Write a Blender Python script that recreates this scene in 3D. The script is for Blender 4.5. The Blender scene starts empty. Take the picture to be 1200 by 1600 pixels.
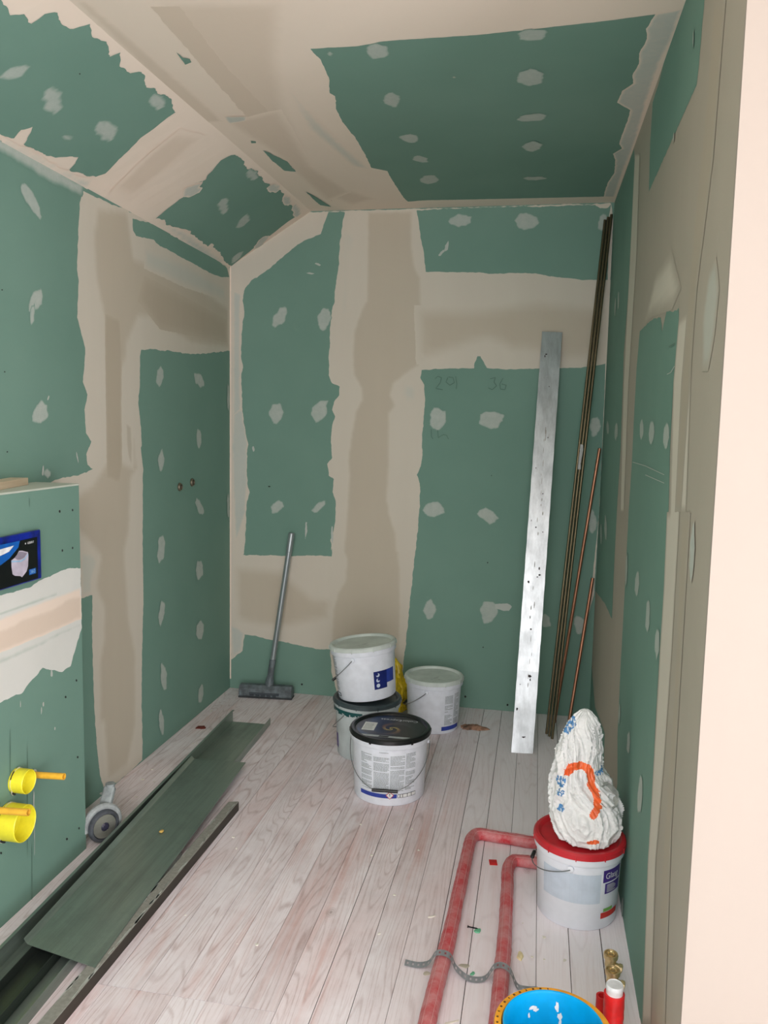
import bpy, bmesh, math, random
import numpy as np
from mathutils import Vector, Matrix, noise
from mathutils.geometry import delaunay_2d_cdt

random.seed(7)
scene = bpy.context.scene
COL = scene.collection
PI = math.pi

# ------------------------------------------------------------------ camera, world, light, exposure
CAM_YAW, CAM_PITCH, CAM_ROLL, FOCAL_PX, CAM_H = 0.18648, -0.10840, -0.02031, 1268.7, 1.45
cam_data = bpy.data.cameras.new('camera'); cam = bpy.data.objects.new('camera', cam_data); COL.objects.link(cam)
base = Matrix.Rotation(CAM_YAW, 4, 'Z') @ Matrix.Rotation(CAM_PITCH, 4, 'X') @ Matrix.Rotation(CAM_ROLL, 4, 'Y')
cam.matrix_world = Matrix.Translation((0, 0, CAM_H)) @ base @ Matrix.Rotation(PI / 2, 4, 'X')
cam_data.sensor_fit = 'VERTICAL'; cam_data.sensor_height = 32.0; cam_data.lens = 32.0 * FOCAL_PX / 1600.0
cam_data.clip_start = 0.05
scene.camera = cam

world = bpy.data.worlds.new('world'); scene.world = world; world.use_nodes = True
bg = world.node_tree.nodes['Background']
bg.inputs['Color'].default_value = (0.86, 0.95, 1.0, 1); bg.inputs['Strength'].default_value = 1.0

def area(name, loc, rot, sx, sy, power, color):
    l = bpy.data.lights.new(name, 'AREA'); l.shape = 'RECTANGLE'; l.size = sx; l.size_y = sy
    l.energy = power; l.color = color
    o = bpy.data.objects.new(name, l); o.location = loc; o.rotation_euler = rot; COL.objects.link(o)
# unseen area lights standing in for the daylight of the room the photographer stands in: a window behind, stretched to the floor as added fill for the ceiling, a side window on the right, a roof window above
area('window_daylight_and_fill', (0.38, -1.4, 1.2), (PI / 2, 0, 0.0), 2.1, 2.1, 66, (1.0, 0.945, 0.96))
area('side_window_daylight', (2.1, -0.4, 1.0), (PI / 2, 0, PI / 2 - 0.3), 1.6, 1.8, 95, (0.93, 0.955, 1.0))
area('roof_window_daylight', (-0.5, -0.3, 2.33), (math.radians(30), 0, 0), 1.3, 1.2, 42, (0.96, 0.945, 1.0))

scene.view_settings.view_transform = 'Standard'; scene.view_settings.look = 'None'
scene.view_settings.gamma = 1.0; scene.view_settings.use_curve_mapping = False
scene.view_settings.exposure = -0.06

# ------------------------------------------------------------------ helpers
def lin(c):
    r = []
    for v in c:
        v = v / 255.0
        r.append(v / 12.92 if v <= 0.04045 else ((v + 0.055) / 1.055) ** 2.4)
    return (r[0], r[1], r[2], 1.0)

class NT:
    """tiny helper around a material node tree"""
    def __init__(s, name, rough=0.6, metal=0.0, col=(200, 200, 200), spec=0.5):
        s.m = bpy.data.materials.new(name); s.m.use_nodes = True
        s.t = s.m.node_tree; s.b = s.t.nodes['Principled BSDF']
        s.b.inputs['Roughness'].default_value = rough; s.b.inputs['Metallic'].default_value = metal
        s.b.inputs['Base Color'].default_value = lin(col); s.b.inputs['Specular IOR Level'].default_value = spec
        s.m.diffuse_color = lin(col)
    def n(s, kind, **kw):
        x = s.t.nodes.new(kind)
        for k, v in kw.items():
            if k in x.inputs.keys(): x.inputs[k].default_value = v
            else: setattr(x, k, v)
        return x
    def l(s, a, b): s.t.links.new(a, b)
    def coord(s, scale=(1, 1, 1), rot=(0, 0, 0), loc=(0, 0, 0)):
        c = s.n('ShaderNodeTexCoord'); mp = s.n('ShaderNodeMapping')
        mp.inputs['Scale'].default_value = scale; mp.inputs['Rotation'].default_value = rot; mp.inputs['Location'].default_value = loc
        s.l(c.outputs['Object'], mp.inputs['Vector']); return mp.outputs['Vector']
    def noise(s, scale, detail=4, rough=0.55, sc=(1, 1, 1), loc=(0, 0, 0), dist=0.0):
        x = s.n('ShaderNodeTexNoise'); x.inputs['Scale'].default_value = scale; x.inputs['Detail'].default_value = detail
        x.inputs['Roughness'].default_value = rough; x.inputs['Distortion'].default_value = dist
        s.l(s.coord(sc, loc=loc), x.inputs['Vector']); return x.outputs['Fac']
    def ramp(s, fac, stops):
        r = s.n('ShaderNodeValToRGB'); e = r.color_ramp.elements
        while len(e) < len(stops): e.new(0.5)
        for i, (p, c) in enumerate(stops): e[i].position = p; e[i].color = c if len(c) == 4 else lin(c)
        s.l(fac, r.inputs['Fac']); return r.outputs['Color']
    def mix(s, fac, a, b, mode='MIX'):
        x = s.n('ShaderNodeMix'); x.data_type = 'RGBA'; x.blend_type = mode
        for sock, v in ((x.inputs[0], fac), (x.inputs[6], a), (x.inputs[7], b)):
            if hasattr(v, 'is_output'): s.l(v, sock)
            elif isinstance(v, (int, float)): sock.default_value = v
            else: sock.default_value = v if len(v) == 4 else lin(v)
        return x.outputs[2]
    def math(s, op, a, b=0.0, clamp=False):
        x = s.n('ShaderNodeMath'); x.operation = op; x.use_clamp = clamp
        for sock, v in ((x.inputs[0], a), (x.inputs[1], b)):
            if hasattr(v, 'is_output'): s.l(v, sock)
            else: sock.default_value = v
        return x.outputs[0]
    def color(s, c): s.l(c, s.b.inputs['Base Color'])
    def bump(s, h, strength=0.2, dist=0.002):
        x = s.n('ShaderNodeBump'); x.inputs['Strength'].default_value = strength; x.inputs['Distance'].default_value = dist
        s.l(h, x.inputs['Height']); s.l(x.outputs['Normal'], s.b.inputs['Normal'])
    def alpha(s, a):
        s.l(a, s.b.inputs['Alpha'])

def plain(name, col, rough=0.5, metal=0.0, var=0.06, scale=30, bump=0.0, spec=0.5):
    """a plain paint / plastic / metal with faint mottling"""
    k = NT(name, rough, metal, col, spec)
    f = k.noise(scale, 5)
    a = [max(0, v * (1 - var)) for v in col]; b = [min(255, v * (1 + var)) for v in col]
    k.color(k.ramp(f, [(0.35, tuple(a)), (0.65, tuple(b))]))
    if bump: k.bump(f, bump, 0.002)
    return k.m

def finish(me, smooth=False, angle=35):
    if smooth:
        for p in me.polygons: p.use_smooth = True
        me.set_sharp_from_angle(angle=math.radians(angle))

def obj(name, bm, mats, parent=None, smooth=False, angle=35, kind=None, loc=None, normals=True):
    if normals: bmesh.ops.recalc_face_normals(bm, faces=bm.faces)
    me = bpy.data.meshes.new(name); bm.to_mesh(me); bm.free()
    if not isinstance(mats, (list, tuple)): mats = [mats]
    for m in mats: me.materials.append(m)
    finish(me, smooth, angle)
    o = bpy.data.objects.new(name, me); COL.objects.link(o)
    if parent: o.parent = parent
    if loc: o.location = loc
    if kind: o['kind'] = kind
    return o

def thing(name, label, cat, loc=(0, 0, 0), rot=(0, 0, 0), group=None):
    o = bpy.data.objects.new(name, None); o.empty_display_size = 0.05; COL.objects.link(o)
    o.location = loc; o.rotation_euler = rot
    o['label'] = label; o['category'] = cat
    if group: o['group'] = group
    return o
def tag(o, label, cat, group=None):
    o['label'] = label; o['category'] = cat
    if group: o['group'] = group
    return o

def box(bm, lo, hi, mi=0, M=None, bevel=0.0):
    vs = [Vector((x, y, z)) for x in (lo[0], hi[0]) for y in (lo[1], hi[1]) for z in (lo[2], hi[2])]
    v = [bm.verts.new(M @ p if M else p) for p in vs]
    fs = [bm.faces.new([v[i] for i in q]) for q in ((0, 1, 3, 2), (4, 6, 7, 5), (0, 4, 5, 1), (2, 3, 7, 6), (0, 2, 6, 4), (1, 5, 7, 3))]
    for f in fs: f.material_index = mi
    if bevel:
        es = list({e for f in fs for e in f.edges})
        r = bmesh.ops.bevel(bm, geom=es, offset=bevel, segments=2, affect='EDGES', profile=0.5)
        for f in r['faces']: f.material_index = mi
    return fs

def lathe(bm, prof, n=64, mi=0, M=None, closed=False):
    """prof: list of (r, z); r == 0 gives a pole"""
    rings = []
    for r, z in prof:
        if r <= 1e-7:
            p = Vector((0, 0, z)); rings.append([bm.verts.new(M @ p if M else p)])
        else:
            ring = []
            for i in range(n):
                t = 2 * PI * i / n; p = Vector((r * math.cos(t), r * math.sin(t), z))
                ring.append(bm.verts.new(M @ p if M else p))
            rings.append(ring)
    prs = list(zip(rings, rings[1:]))
    if closed: prs.append((rings[-1], rings[0]))
    for a, b in prs:
        for i in range(n):
            j = (i + 1) % n
            if len(a) == 1 and len(b) == 1: continue
            if len(a) == 1: f = bm.faces.new((a[0], b[j], b[i]))
            elif len(b) == 1: f = bm.faces.new((a[i], a[j], b[0]))
            else: f = bm.faces.new((a[i], a[j], b[j], b[i]))
            f.material_index = mi

def tube(bm, pts, r, n=12, mi=0, caps=True, rf=None):
    pts = [Vector(p) for p in pts]; rings = []
    t0 = (pts[1] - pts[0]).normalized()
    up = Vector((0, 0, 1)) if abs(t0.z) < 0.9 else Vector((1, 0, 0))
    nrm = t0.cross(up).normalized()
    for i, p in enumerate(pts):
        t = ((pts[min(i + 1, len(pts) - 1)]) - pts[max(i - 1, 0)]).normalized()
        nrm = (nrm - t * nrm.dot(t)).normalized(); b = t.cross(nrm)
        rr = rf(i, p) if rf else r
        ring = []
        for k in range(n):
            a = 2 * PI * k / n
            q = rr(a) if callable(rr) else rr
            ring.append(bm.verts.new(p + (nrm * math.cos(a) + b * math.sin(a)) * q))
        rings.append(ring)
    for a, b in zip(rings, rings[1:]):
        for k in range(n):
            f = bm.faces.new((a[k], a[(k + 1) % n], b[(k + 1) % n], b[k])); f.material_index = mi
    if caps:
        f = bm.faces.new(rings[0]); f.material_index = mi
        f = bm.faces.new(list(reversed(rings[-1]))); f.material_index = mi

def smooth_path(pts, k=6):
    """Catmull-Rom through the points"""
    P = [Vector(p) for p in pts]; P = [2 * P[0] - P[1]] + P + [2 * P[-1] - P[-2]]; out = []
    for i in range(1, len(P) - 2):
        for j in range(k):
            t = j / k; a, b, c, d = P[i - 1], P[i], P[i + 1], P[i + 2]
            out.append(0.5 * ((2 * b) + (c - a) * t + (2 * a - 5 * b + 4 * c - d) * t * t + (3 * b - a - 3 * c + d) * t ** 3))
    out.append(P[-2]); return out

def text_geo(body, size):
    """outline text as (verts, faces) centred on the origin, in the XY plane"""
    cu = bpy.data.curves.new('lettering', 'FONT'); cu.body = body; cu.size = size
    cu.align_x = 'CENTER'; cu.align_y = 'CENTER'; cu.resolution_u = 3
    o = bpy.data.objects.new('lettering', cu); COL.objects.link(o)
    dg = bpy.context.evaluated_depsgraph_get(); me = bpy.data.meshes.new_from_object(o.evaluated_get(dg))
    V = [v.co.copy() for v in me.vertices]; F = [list(p.vertices) for p in me.polygons]
    bpy.data.objects.remove(o); bpy.data.curves.remove(cu); bpy.data.meshes.remove(me)
    return V, F
def put_text(bm, body, size, fn, mi=0, sx=1.0):
    V, F = text_geo(body, size); vs = [bm.verts.new(fn(v.x * sx, v.y)) for v in V]
    for f in F:
        try: bm.faces.new([vs[i] for i in f]).material_index = mi
        except ValueError: pass

# ------------------------------------------------------------------ plaster patches on the boarded walls
def outline(pts, jag, seed):
    P = [Vector(p) for p in pts]; out = []; s = 0.0
    step = 0.007 if jag else 1.0
    for i, a in enumerate(P):
        b = P[(i + 1) % len(P)]; d = b - a; L = d.length
        if L < 1e-6: continue
        nr = Vector((-d.y, d.x)) / L; n = max(1, int(L / step))
        for k in range(n):
            t = k / n; q = a + d * t
            if jag:
                w = noise.fractal(Vector(((s + L * t) * 32, seed * 3.7, 0)), 1.0, 2.1, 4) * jag * 1.5
                q = q + nr * w
            out.append((q.x, q.y))
        s += L
    return out
def inside(P, x, y):
    c = np.zeros(x.shape, bool); n = len(P)
    for i in range(n):
        x1, y1 = P[i]; x2, y2 = P[(i + 1) % n]
        if y1 == y2: continue
        m = ((y1 > y) != (y2 > y)) & (x < (x2 - x1) * (y - y1) / (y2 - y1) + x1); c ^= m
    return c
def edge_dist(P, x, y):
    d = np.full(x.shape, 9.0); n = len(P)
    for i in range(n):
        ax, ay = P[i]; bx, by = P[(i + 1) % n]; ex, ey = bx - ax, by - ay; L = ex * ex + ey * ey + 1e-12
        t = np.clip(((x - ax) * ex + (y - ay) * ey) / L, 0, 1)
        d = np.minimum(d, np.hypot(x - ax - t * ex, y - ay - t * ey))
    return d
def patches(bm, layer, data, fn, slot, start=0.0004, step=0.00008, grid=0.0):
    for i, (mat, jag, fe, pts) in enumerate(data):
        P = outline(pts, jag, i + 1)
        if len(P) < 3: continue
        n = len(P); vs = [Vector(p) for p in P]
        if fe or grid:
            A = np.array(P); sp = max(0.006, fe * 0.45) if fe else grid
            gx, gy = np.meshgrid(np.arange(A[:, 0].min(), A[:, 0].max(), sp), np.arange(A[:, 1].min(), A[:, 1].max(), sp))
            gx, gy = gx.ravel(), gy.ravel(); m = inside(P, gx, gy); gx, gy = gx[m], gy[m]
            if len(gx):
                m = edge_dist(P, gx, gy) > 0.003; vs += [Vector((a, b)) for a, b in zip(gx[m], gy[m])]
        v2, _, f2, _, _, _ = delaunay_2d_cdt(vs, [], [list(range(n))], 1, 1e-6)
        if fe:
            X = np.array([v.x for v in v2]); Y = np.array([v.y for v in v2])
            D = np.clip(edge_dist(P, X, Y) / fe, 0, 1); W = D * D * (3 - 2 * D)
        off = start + step * i; vv = []
        for k, v in enumerate(v2):
            q = bm.verts.new(fn(v.x, v.y, off)); q[layer] = float(W[k]) if fe else 1.0; vv.append(q)
        for f in f2:
            try: bm.faces.new([vv[k] for k in f]).material_index = slot(mat)
            except ValueError: pass
# ---- trowelled filler outlines, in metres on each wall plane: (material, raggedness, feather, outline)
PATCHES = {
 'back': [
  ('LL',0.003,0,((-1.605,2.2614),(-1.1876,2.5),(-1.078,2.5),(-1.0816,2.5),(-1.0978,2.4603),(-1.1086,2.4291),(-1.1216,2.3925),(-1.1642,2.3776),(-1.2093,2.3627),(-1.2602,2.3318),(-1.3113,2.2901),(-1.3627,2.2481),(-1.4203,2.2059),(-1.4842,2.1688),(-1.5098,2.1452),(-1.5285,2.115),(-1.5332,2.0714),(-1.5237,2.0166),(-1.5342,1.9618),(-1.54,1.8958),(-1.5446,1.7852),(-1.5327,1.7408),(-1.5421,1.6739),(-1.5372,1.5622),(-1.5347,1.4948),(-1.5274,1.4386),(-1.5441,1.4044),(-1.5178,1.3767),(-1.5033,1.326),(-1.5152,1.2633),(-1.5127,1.2121),(-1.5294,1.1716),(-1.5113,1.1207),(-1.4956,1.0754),(-1.5123,1.0058),(-1.5145,0.9017),(-1.5239,0.7734),(-1.5305,0.736),(-1.3992,0.7415),(-1.2811,0.744),(-1.1527,0.7539),(-1.0371,0.7552),(-0.9886,0.5844),(-1.0088,0.3887),(-1.0453,0.2557),(-1.1002,0.2517),(-1.159,0.2579),(-1.2181,0.2641),(-1.2775,0.2751),(-1.3371,0.279),(-1.397,0.2865),(-1.4573,0.2975),(-1.5299,0.3043),(-1.5334,0.2118),(-1.5724,0.1852),(-1.5956,0.1573),(-1.605,0.2415),(-1.605,0.5477),(-1.605,0.6169))),
  ('LL',0.0025,0,((-1.0187,2.5),(-1.0003,2.4944),(-1.0126,2.4268),(-1.0204,2.3535),(-1.0274,2.2269),(-1.0419,2.1421),(-1.0475,2.0568),(-1.0604,2.014),(-1.0682,1.9172),(-1.071,1.7873),(-1.0708,1.6893),(-1.0532,1.6479),(-1.0131,1.6331),(-1.0182,1.5915),(-1.0404,1.5528),(-1.0513,1.5141),(-1.0337,1.4814),(-1.0503,1.4369),(-1.0548,1.3482),(-1.048,1.2705),(-1.0729,1.2363),(-1.0651,1.175),(-1.0384,1.159),(-1.0421,1.0915),(-1.0264,1.0471),(-1.0282,0.9227),(-1.042,0.8311),(-1.046,0.7853),(-1.0331,0.8871),(-1.0497,0.8414),(-1.0396,0.7743),(-1.052,0.5807),(-1.0434,0.3749),(-1.0439,0.2361),(-1.0343,0.1321),(-1.0184,0.0809),(-1.0033,0.0061),(-0.9552,0),(-0.8388,0),(-0.6676,0),(-0.6571,0.0814),(-0.649,0.2196),(-0.6398,0.3114),(-0.6333,0.4139),(-0.6205,0.5835),(-0.603,0.7739),(-0.5905,0.9399),(-0.5938,0.9192),(-0.5855,1.0305),(-0.5852,1.1518),(-0.6062,1.1951),(-0.5852,1.2395),(-0.5778,1.2944),(-0.5833,1.3813),(-0.5745,1.4682),(-0.5718,1.5759),(-0.5791,1.6456),(-0.5964,1.6828),(-0.5919,1.7192),(-0.5334,1.7239),(-0.4686,1.7286),(-0.3934,1.7302),(-0.3315,1.7307),(-0.3281,1.7591),(-0.3153,1.7907),(-0.2994,1.7908),(-0.2823,1.7542),(-0.2688,1.7311),(-0.1392,1.7258),(-0.0249,1.7319),(0.0882,1.7348),(0.2404,1.742),(0.302,1.7579),(0.302,1.9961),(0.302,2.1466),(0.2614,2.1484),(0.1712,2.1526),(0.0699,2.1639),(-0.0325,2.1795),(-0.1356,2.187),(-0.2288,2.1842),(-0.3442,2.1919),(-0.45,2.1965),(-0.5816,2.1994),(-0.5958,2.293),(-0.6213,2.4071),(-0.6363,2.4948),(-0.6727,2.5))),
  ('BL',0.002,0.02,((-0.8879,2.4986),(-0.8858,2.2668),(-0.8866,2.0662),(-0.9178,2.0026),(-0.9497,1.9063),(-0.9534,1.7878),(-0.9461,1.6904),(-0.9056,1.6256),(-0.9024,1.5712),(-0.9352,1.5051),(-0.9526,1.3948),(-0.9699,1.2615),(-0.9618,1.1838),(-0.9695,1.0155),(-0.9758,0.9023),(-0.9856,0.7882),(-0.9681,0.744),(-0.9755,0.6306),(-1.0136,0.5601),(-1.0377,0.4672),(-1.0428,0.3288),(-1.0339,0.1904),(-1.0092,0.0875),(-0.9556,0),(-0.6794,0),(-0.6738,0.2177),(-0.6691,0.3093),(-0.6664,0.4908),(-0.6738,0.7146),(-0.6874,0.8251),(-0.692,0.8027),(-0.6997,0.8921),(-0.7356,0.9912),(-0.7488,1.0798),(-0.7411,1.2459),(-0.7465,1.4975),(-0.7141,1.5414),(-0.7419,1.5951),(-0.7253,1.6493),(-0.6712,1.6929),(-0.6065,1.7361),(-0.5714,1.8108),(-0.5747,1.9377),(-0.6006,2.0639),(-0.6033,2.1685),(-0.6316,2.2209),(-0.6501,2.3147),(-0.6545,2.4953))),
  ('BL',0.003,0.07,((-0.6391,2.038),(-0.339,2.0308),(-0.0281,2.0696),(0.176,2.0476),(0.302,2.0364),(0.302,1.7651),(0.0873,1.7565),(-0.0273,1.792),(-0.142,1.8019),(-0.2751,1.8537),(-0.4703,1.79),(-0.6211,1.7467))),
  ('BL',0.003,0.06,((-1.5907,0.6889),(-1.316,0.6803),(-1.1387,0.5412),(-1.0283,0.5364),(-1.0439,0.4094),(-1.3136,0.3333),(-1.4936,0.3444),(-1.5846,0.3737))),
  ('ML',0.003,0.05,((-1.0134,2.4058),(-0.9411,2.3937),(-0.9612,2.2681),(-0.9793,2.0029),(-1.012,1.9387),(-1.0049,2.216))),
  ('ML',0.003,0.04,((-0.6834,1.6498),(-0.6065,1.6506),(-0.6156,1.5753),(-0.6591,1.5531),(-0.6932,1.5958))),
  ('WL',0.003,0.01,((-1.5848,1.5073),(-1.5388,1.508),(-1.5102,1.3414),(-1.5098,1.139),(-1.5166,0.9684),(-1.5739,0.7939),(-1.5919,1.3057))),
  ('WL',0.003,0.01,((-1.5849,2.1155),(-1.5465,2.099),(-1.5497,1.7728),(-1.5458,1.5079),(-1.5848,1.4739))),
  ('WL',0.003,0.02,((-1.605,0.348),(-1.5542,0.3403),(-1.5202,0.3073),(-1.5334,0.2118),(-1.5932,0.1599))),
  ('LL',0.0035,0,((-1.1277,2.5),(-0.4831,2.5),(0.0065,2.5),(0.2865,2.5),(0.2735,2.4827),(0.2387,2.4778),(0.2144,2.496),(0.1261,2.4956),(0.0072,2.4961),(-0.0377,2.4944),(-0.1134,2.5),(-0.2962,2.4987),(-0.4047,2.5),(-0.4447,2.4939),(-0.4825,2.5),(-0.6399,2.4932),(-0.9297,2.495),(-1.1108,2.5))),
  ('LL',0.001,0,((0.2873,2.4997),(0.2999,2.4208),(0.302,1.6001),(0.302,1.0418),(0.279,0.5939),(0.2627,0.4794),(0.296,0.6272),(0.302,1.1673),(0.2984,1.6608),(0.2872,2.2008),(0.2765,2.4213))),
  ('WG',0.004,0.006,((-1.3029,1.9686),(-1.3218,1.944),(-1.3407,1.9417),(-1.3602,1.9247),(-1.377,1.9411),(-1.3747,1.9646),(-1.3679,1.9935),(-1.3479,2.0133),(-1.3351,2.0283),(-1.3075,2.0399),(-1.2971,2.0313),(-1.294,2.0049))),
  ('WG',0.004,0.006,((-1.0584,1.9802),(-1.0719,1.9477),(-1.091,1.9132),(-1.1046,1.9102),(-1.1214,1.9278),(-1.1335,1.9438),(-1.1369,1.9859),(-1.1197,2.0153),(-1.1073,2.0259),(-1.0931,2.0269),(-1.0756,2.0269),(-1.0652,2.0103))),
  ('WG',0.004,0.006,((-1.3087,1.4985),(-1.3212,1.4672),(-1.3329,1.4427),(-1.348,1.4298),(-1.3687,1.4361),(-1.3839,1.4711),(-1.3913,1.4981),(-1.3807,1.5201),(-1.3724,1.5354),(-1.3496,1.5453),(-1.3291,1.5515),(-1.3178,1.5194))),
  ('WG',0.004,0.006,((-1.0759,1.4967),(-1.0921,1.4714),(-1.1229,1.4476),(-1.138,1.4441),(-1.1502,1.4644),(-1.166,1.4906),(-1.1581,1.5244),(-1.1317,1.5513),(-1.1136,1.5612),(-1.0979,1.5633),(-1.0693,1.5636),(-1.0768,1.5336))),
  ('WG',0.004,0.006,((-1.3258,0.9832),(-1.3432,0.9683),(-1.37,0.9633),(-1.3757,0.974),(-1.3759,0.9911),(-1.3792,1.0039),(-1.3652,1.0204),(-1.3347,1.0407),(-1.3189,1.0374),(-1.3089,1.0319),(-1.3062,1.0157),(-1.3045,1.0015))),
  ('WG',0.004,0.006,((-1.1074,0.9944),(-1.1218,0.982),(-1.1385,0.9791),(-1.1481,0.9833),(-1.1588,0.9894),(-1.142,1.0132),(-1.1283,1.0247),(-1.1147,1.0347),(-1.0875,1.0498),(-1.0778,1.0456),(-1.0784,1.0285),(-1.0876,1.0119))),
  ('WG',0.004,0.006,((-0.3668,2.4406),(-0.3668,2.4243),(-0.3956,2.4145),(-0.4232,2.4054),(-0.4429,2.4133),(-0.4669,2.4202),(-0.4793,2.4369),(-0.4713,2.4555),(-0.4463,2.4644),(-0.4234,2.4732),(-0.3939,2.4671),(-0.3641,2.4591))),
  ('WG',0.004,0.006,((-0.0388,2.4216),(-0.0537,2.4081),(-0.0654,2.3922),(-0.1095,2.3878),(-0.1397,2.3923),(-0.1522,2.4136),(-0.1634,2.432),(-0.1525,2.4483),(-0.1371,2.4659),(-0.1038,2.4713),(-0.0828,2.4611),(-0.0505,2.4474))),
  ('WG',0.004,0.006,((0.2788,2.4095),(0.2737,2.3919),(0.2612,2.3796),(0.2511,2.3723),(0.2412,2.3796),(0.232,2.3902),(0.2277,2.4187),(0.2365,2.4436),(0.2489,2.4537),(0.2569,2.4589),(0.266,2.4504),(0.276,2.4334))),
  ('WG',0.004,0.006,((-0.4626,1.4623),(-0.4747,1.437),(-0.4999,1.4148),(-0.5266,1.4322),(-0.545,1.4487),(-0.5433,1.4713),(-0.5469,1.5021),(-0.5281,1.5371),(-0.5022,1.5357),(-0.4792,1.5218),(-0.4632,1.519),(-0.4592,1.4874))),
  ('WG',0.004,0.006,((-0.1797,1.4748),(-0.1909,1.4611),(-0.2007,1.4384),(-0.2374,1.4304),(-0.2789,1.4463),(-0.3008,1.4581),(-0.2959,1.4865),(-0.2968,1.509),(-0.2636,1.519),(-0.2349,1.5227),(-0.2004,1.519),(-0.1763,1.5051))),
  ('WG',0.004,0.006,((-0.4603,1.0335),(-0.4543,1.008),(-0.4858,0.9884),(-0.5072,0.9822),(-0.544,0.9859),(-0.5615,0.9965),(-0.5722,1.016),(-0.5596,1.0365),(-0.5447,1.0557),(-0.5192,1.0642),(-0.4918,1.0639),(-0.4711,1.0472))),
  ('WG',0.004,0.006,((-0.1956,0.9801),(-0.1993,0.9659),(-0.2279,0.9549),(-0.2506,0.9718),(-0.2783,0.9878),(-0.2914,1.0074),(-0.284,1.0251),(-0.2669,1.037),(-0.2517,1.0461),(-0.2247,1.034),(-0.1987,1.0114),(-0.1811,0.9912))),
  ('WG',0.004,0.006,((-0.4803,0.5068),(-0.4939,0.4763),(-0.5002,0.4581),(-0.5161,0.4522),(-0.5309,0.4495),(-0.5444,0.4781),(-0.5551,0.495),(-0.5462,0.5301),(-0.5386,0.5438),(-0.5147,0.5623),(-0.5025,0.5424),(-0.489,0.5254))),
  ('WG',0.004,0.006,((-0.1703,0.5036),(-0.1804,0.4875),(-0.2003,0.4603),(-0.2187,0.4464),(-0.2403,0.4462),(-0.2538,0.4728),(-0.2594,0.503),(-0.2629,0.5276),(-0.2455,0.5645),(-0.2257,0.5666),(-0.1971,0.5661),(-0.1723,0.5447))),
  ('WG',0.004,0.006,((0.0929,0.4988),(0.0971,0.4768),(0.0947,0.455),(0.0828,0.447),(0.0712,0.4453),(0.0557,0.4504),(0.0471,0.4732),(0.0427,0.4892),(0.0492,0.5059),(0.0555,0.5196),(0.065,0.5219),(0.0786,0.5103))),
  ('WG',0.004,0.006,((0.2929,1.4592),(0.2851,1.4324),(0.2748,1.4164),(0.2642,1.4084),(0.2521,1.3975),(0.2417,1.4316),(0.2328,1.4488),(0.238,1.4836),(0.2458,1.4974),(0.2601,1.5039),(0.2747,1.5059),(0.2849,1.4832))),
  ('WG',0.004,0.006,((0.2966,0.9886),(0.2922,0.9572),(0.2829,0.9357),(0.2721,0.9311),(0.2597,0.9442),(0.2547,0.9619),(0.2483,0.988),(0.2471,1.0303),(0.2583,1.0403),(0.2664,1.0611),(0.2792,1.0428),(0.2864,1.0211))),
  ('WG',0.004,0.006,((0.2596,0.4775),(0.2624,0.4401),(0.249,0.4268),(0.2355,0.4214),(0.2232,0.4254),(0.2128,0.4447),(0.2037,0.475),(0.2053,0.5073),(0.2169,0.5214),(0.2323,0.5188),(0.2432,0.5152),(0.2572,0.5016))),
  ('WW',0.0035,0,((-0.1036,0.5454),(-0.1061,0.5359),(-0.1157,0.5238),(-0.1414,0.5241),(-0.1622,0.5253),(-0.186,0.5293),(-0.1863,0.5374),(-0.189,0.5514),(-0.1645,0.5574),(-0.1399,0.5573),(-0.1253,0.5614),(-0.1112,0.5523))),
  ('WW',0.0035,0,((-1.1191,2.2377),(-1.1237,2.2376),(-1.1263,2.2352),(-1.1368,2.2371),(-1.1424,2.2409),(-1.1486,2.245),(-1.149,2.2485),(-1.1456,2.2508),(-1.1403,2.2503),(-1.1306,2.2487),(-1.1242,2.2462),(-1.1207,2.2421))),
  ('WW',0.0035,0,((-1.1525,2.1985),(-1.1573,2.1968),(-1.1669,2.1971),(-1.1721,2.1971),(-1.1844,2.1985),(-1.1927,2.2003),(-1.1979,2.2028),(-1.1918,2.2034),(-1.1813,2.2034),(-1.1754,2.2032),(-1.165,2.2025),(-1.156,2.1999))),
  ('WW',0.0035,0,((-1.4697,1.3034),(-1.4697,1.2964),(-1.4723,1.2911),(-1.4741,1.2882),(-1.4765,1.2916),(-1.4788,1.295),(-1.48,1.3005),(-1.4801,1.3089),(-1.4777,1.3153),(-1.4745,1.3159),(-1.4722,1.3127),(-1.4697,1.3082))),
  ('WW',0.0035,0,((-0.4747,2.3144),(-0.4785,2.3043),(-0.4855,2.2992),(-0.49,2.2976),(-0.495,2.2996),(-0.493,2.3114),(-0.4919,2.3238),(-0.4879,2.3297),(-0.4821,2.3399),(-0.4734,2.3452),(-0.4734,2.3347),(-0.4729,2.3271))),
  ('WW',0.0035,0,((-0.501,2.2865),(-0.5106,2.2771),(-0.5144,2.2759),(-0.5193,2.2748),(-0.5223,2.2776),(-0.5168,2.2868),(-0.5144,2.2931),(-0.5064,2.2992),(-0.5,2.3035),(-0.4961,2.3019),(-0.495,2.2981),(-0.4955,2.2945))),
  ('WW',0.0035,0,((-1.1775,0.8862),(-1.1809,0.8609),(-1.1849,0.8367),(-1.1874,0.839),(-1.1895,0.8414),(-1.1907,0.8571),(-1.1889,0.8833),(-1.1867,0.9005),(-1.1827,0.9261),(-1.18,0.9281),(-1.1789,0.918),(-1.1775,0.9017))),
  ('WW',0.0035,0,((-1.0361,0.8734),(-1.0348,0.8397),(-1.037,0.8254),(-1.0411,0.8204),(-1.0454,0.8318),(-1.0475,0.8506),(-1.0489,0.864),(-1.048,0.893),(-1.0462,0.9094),(-1.0434,0.9138),(-1.0395,0.9088),(-1.0367,0.8901))),
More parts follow.
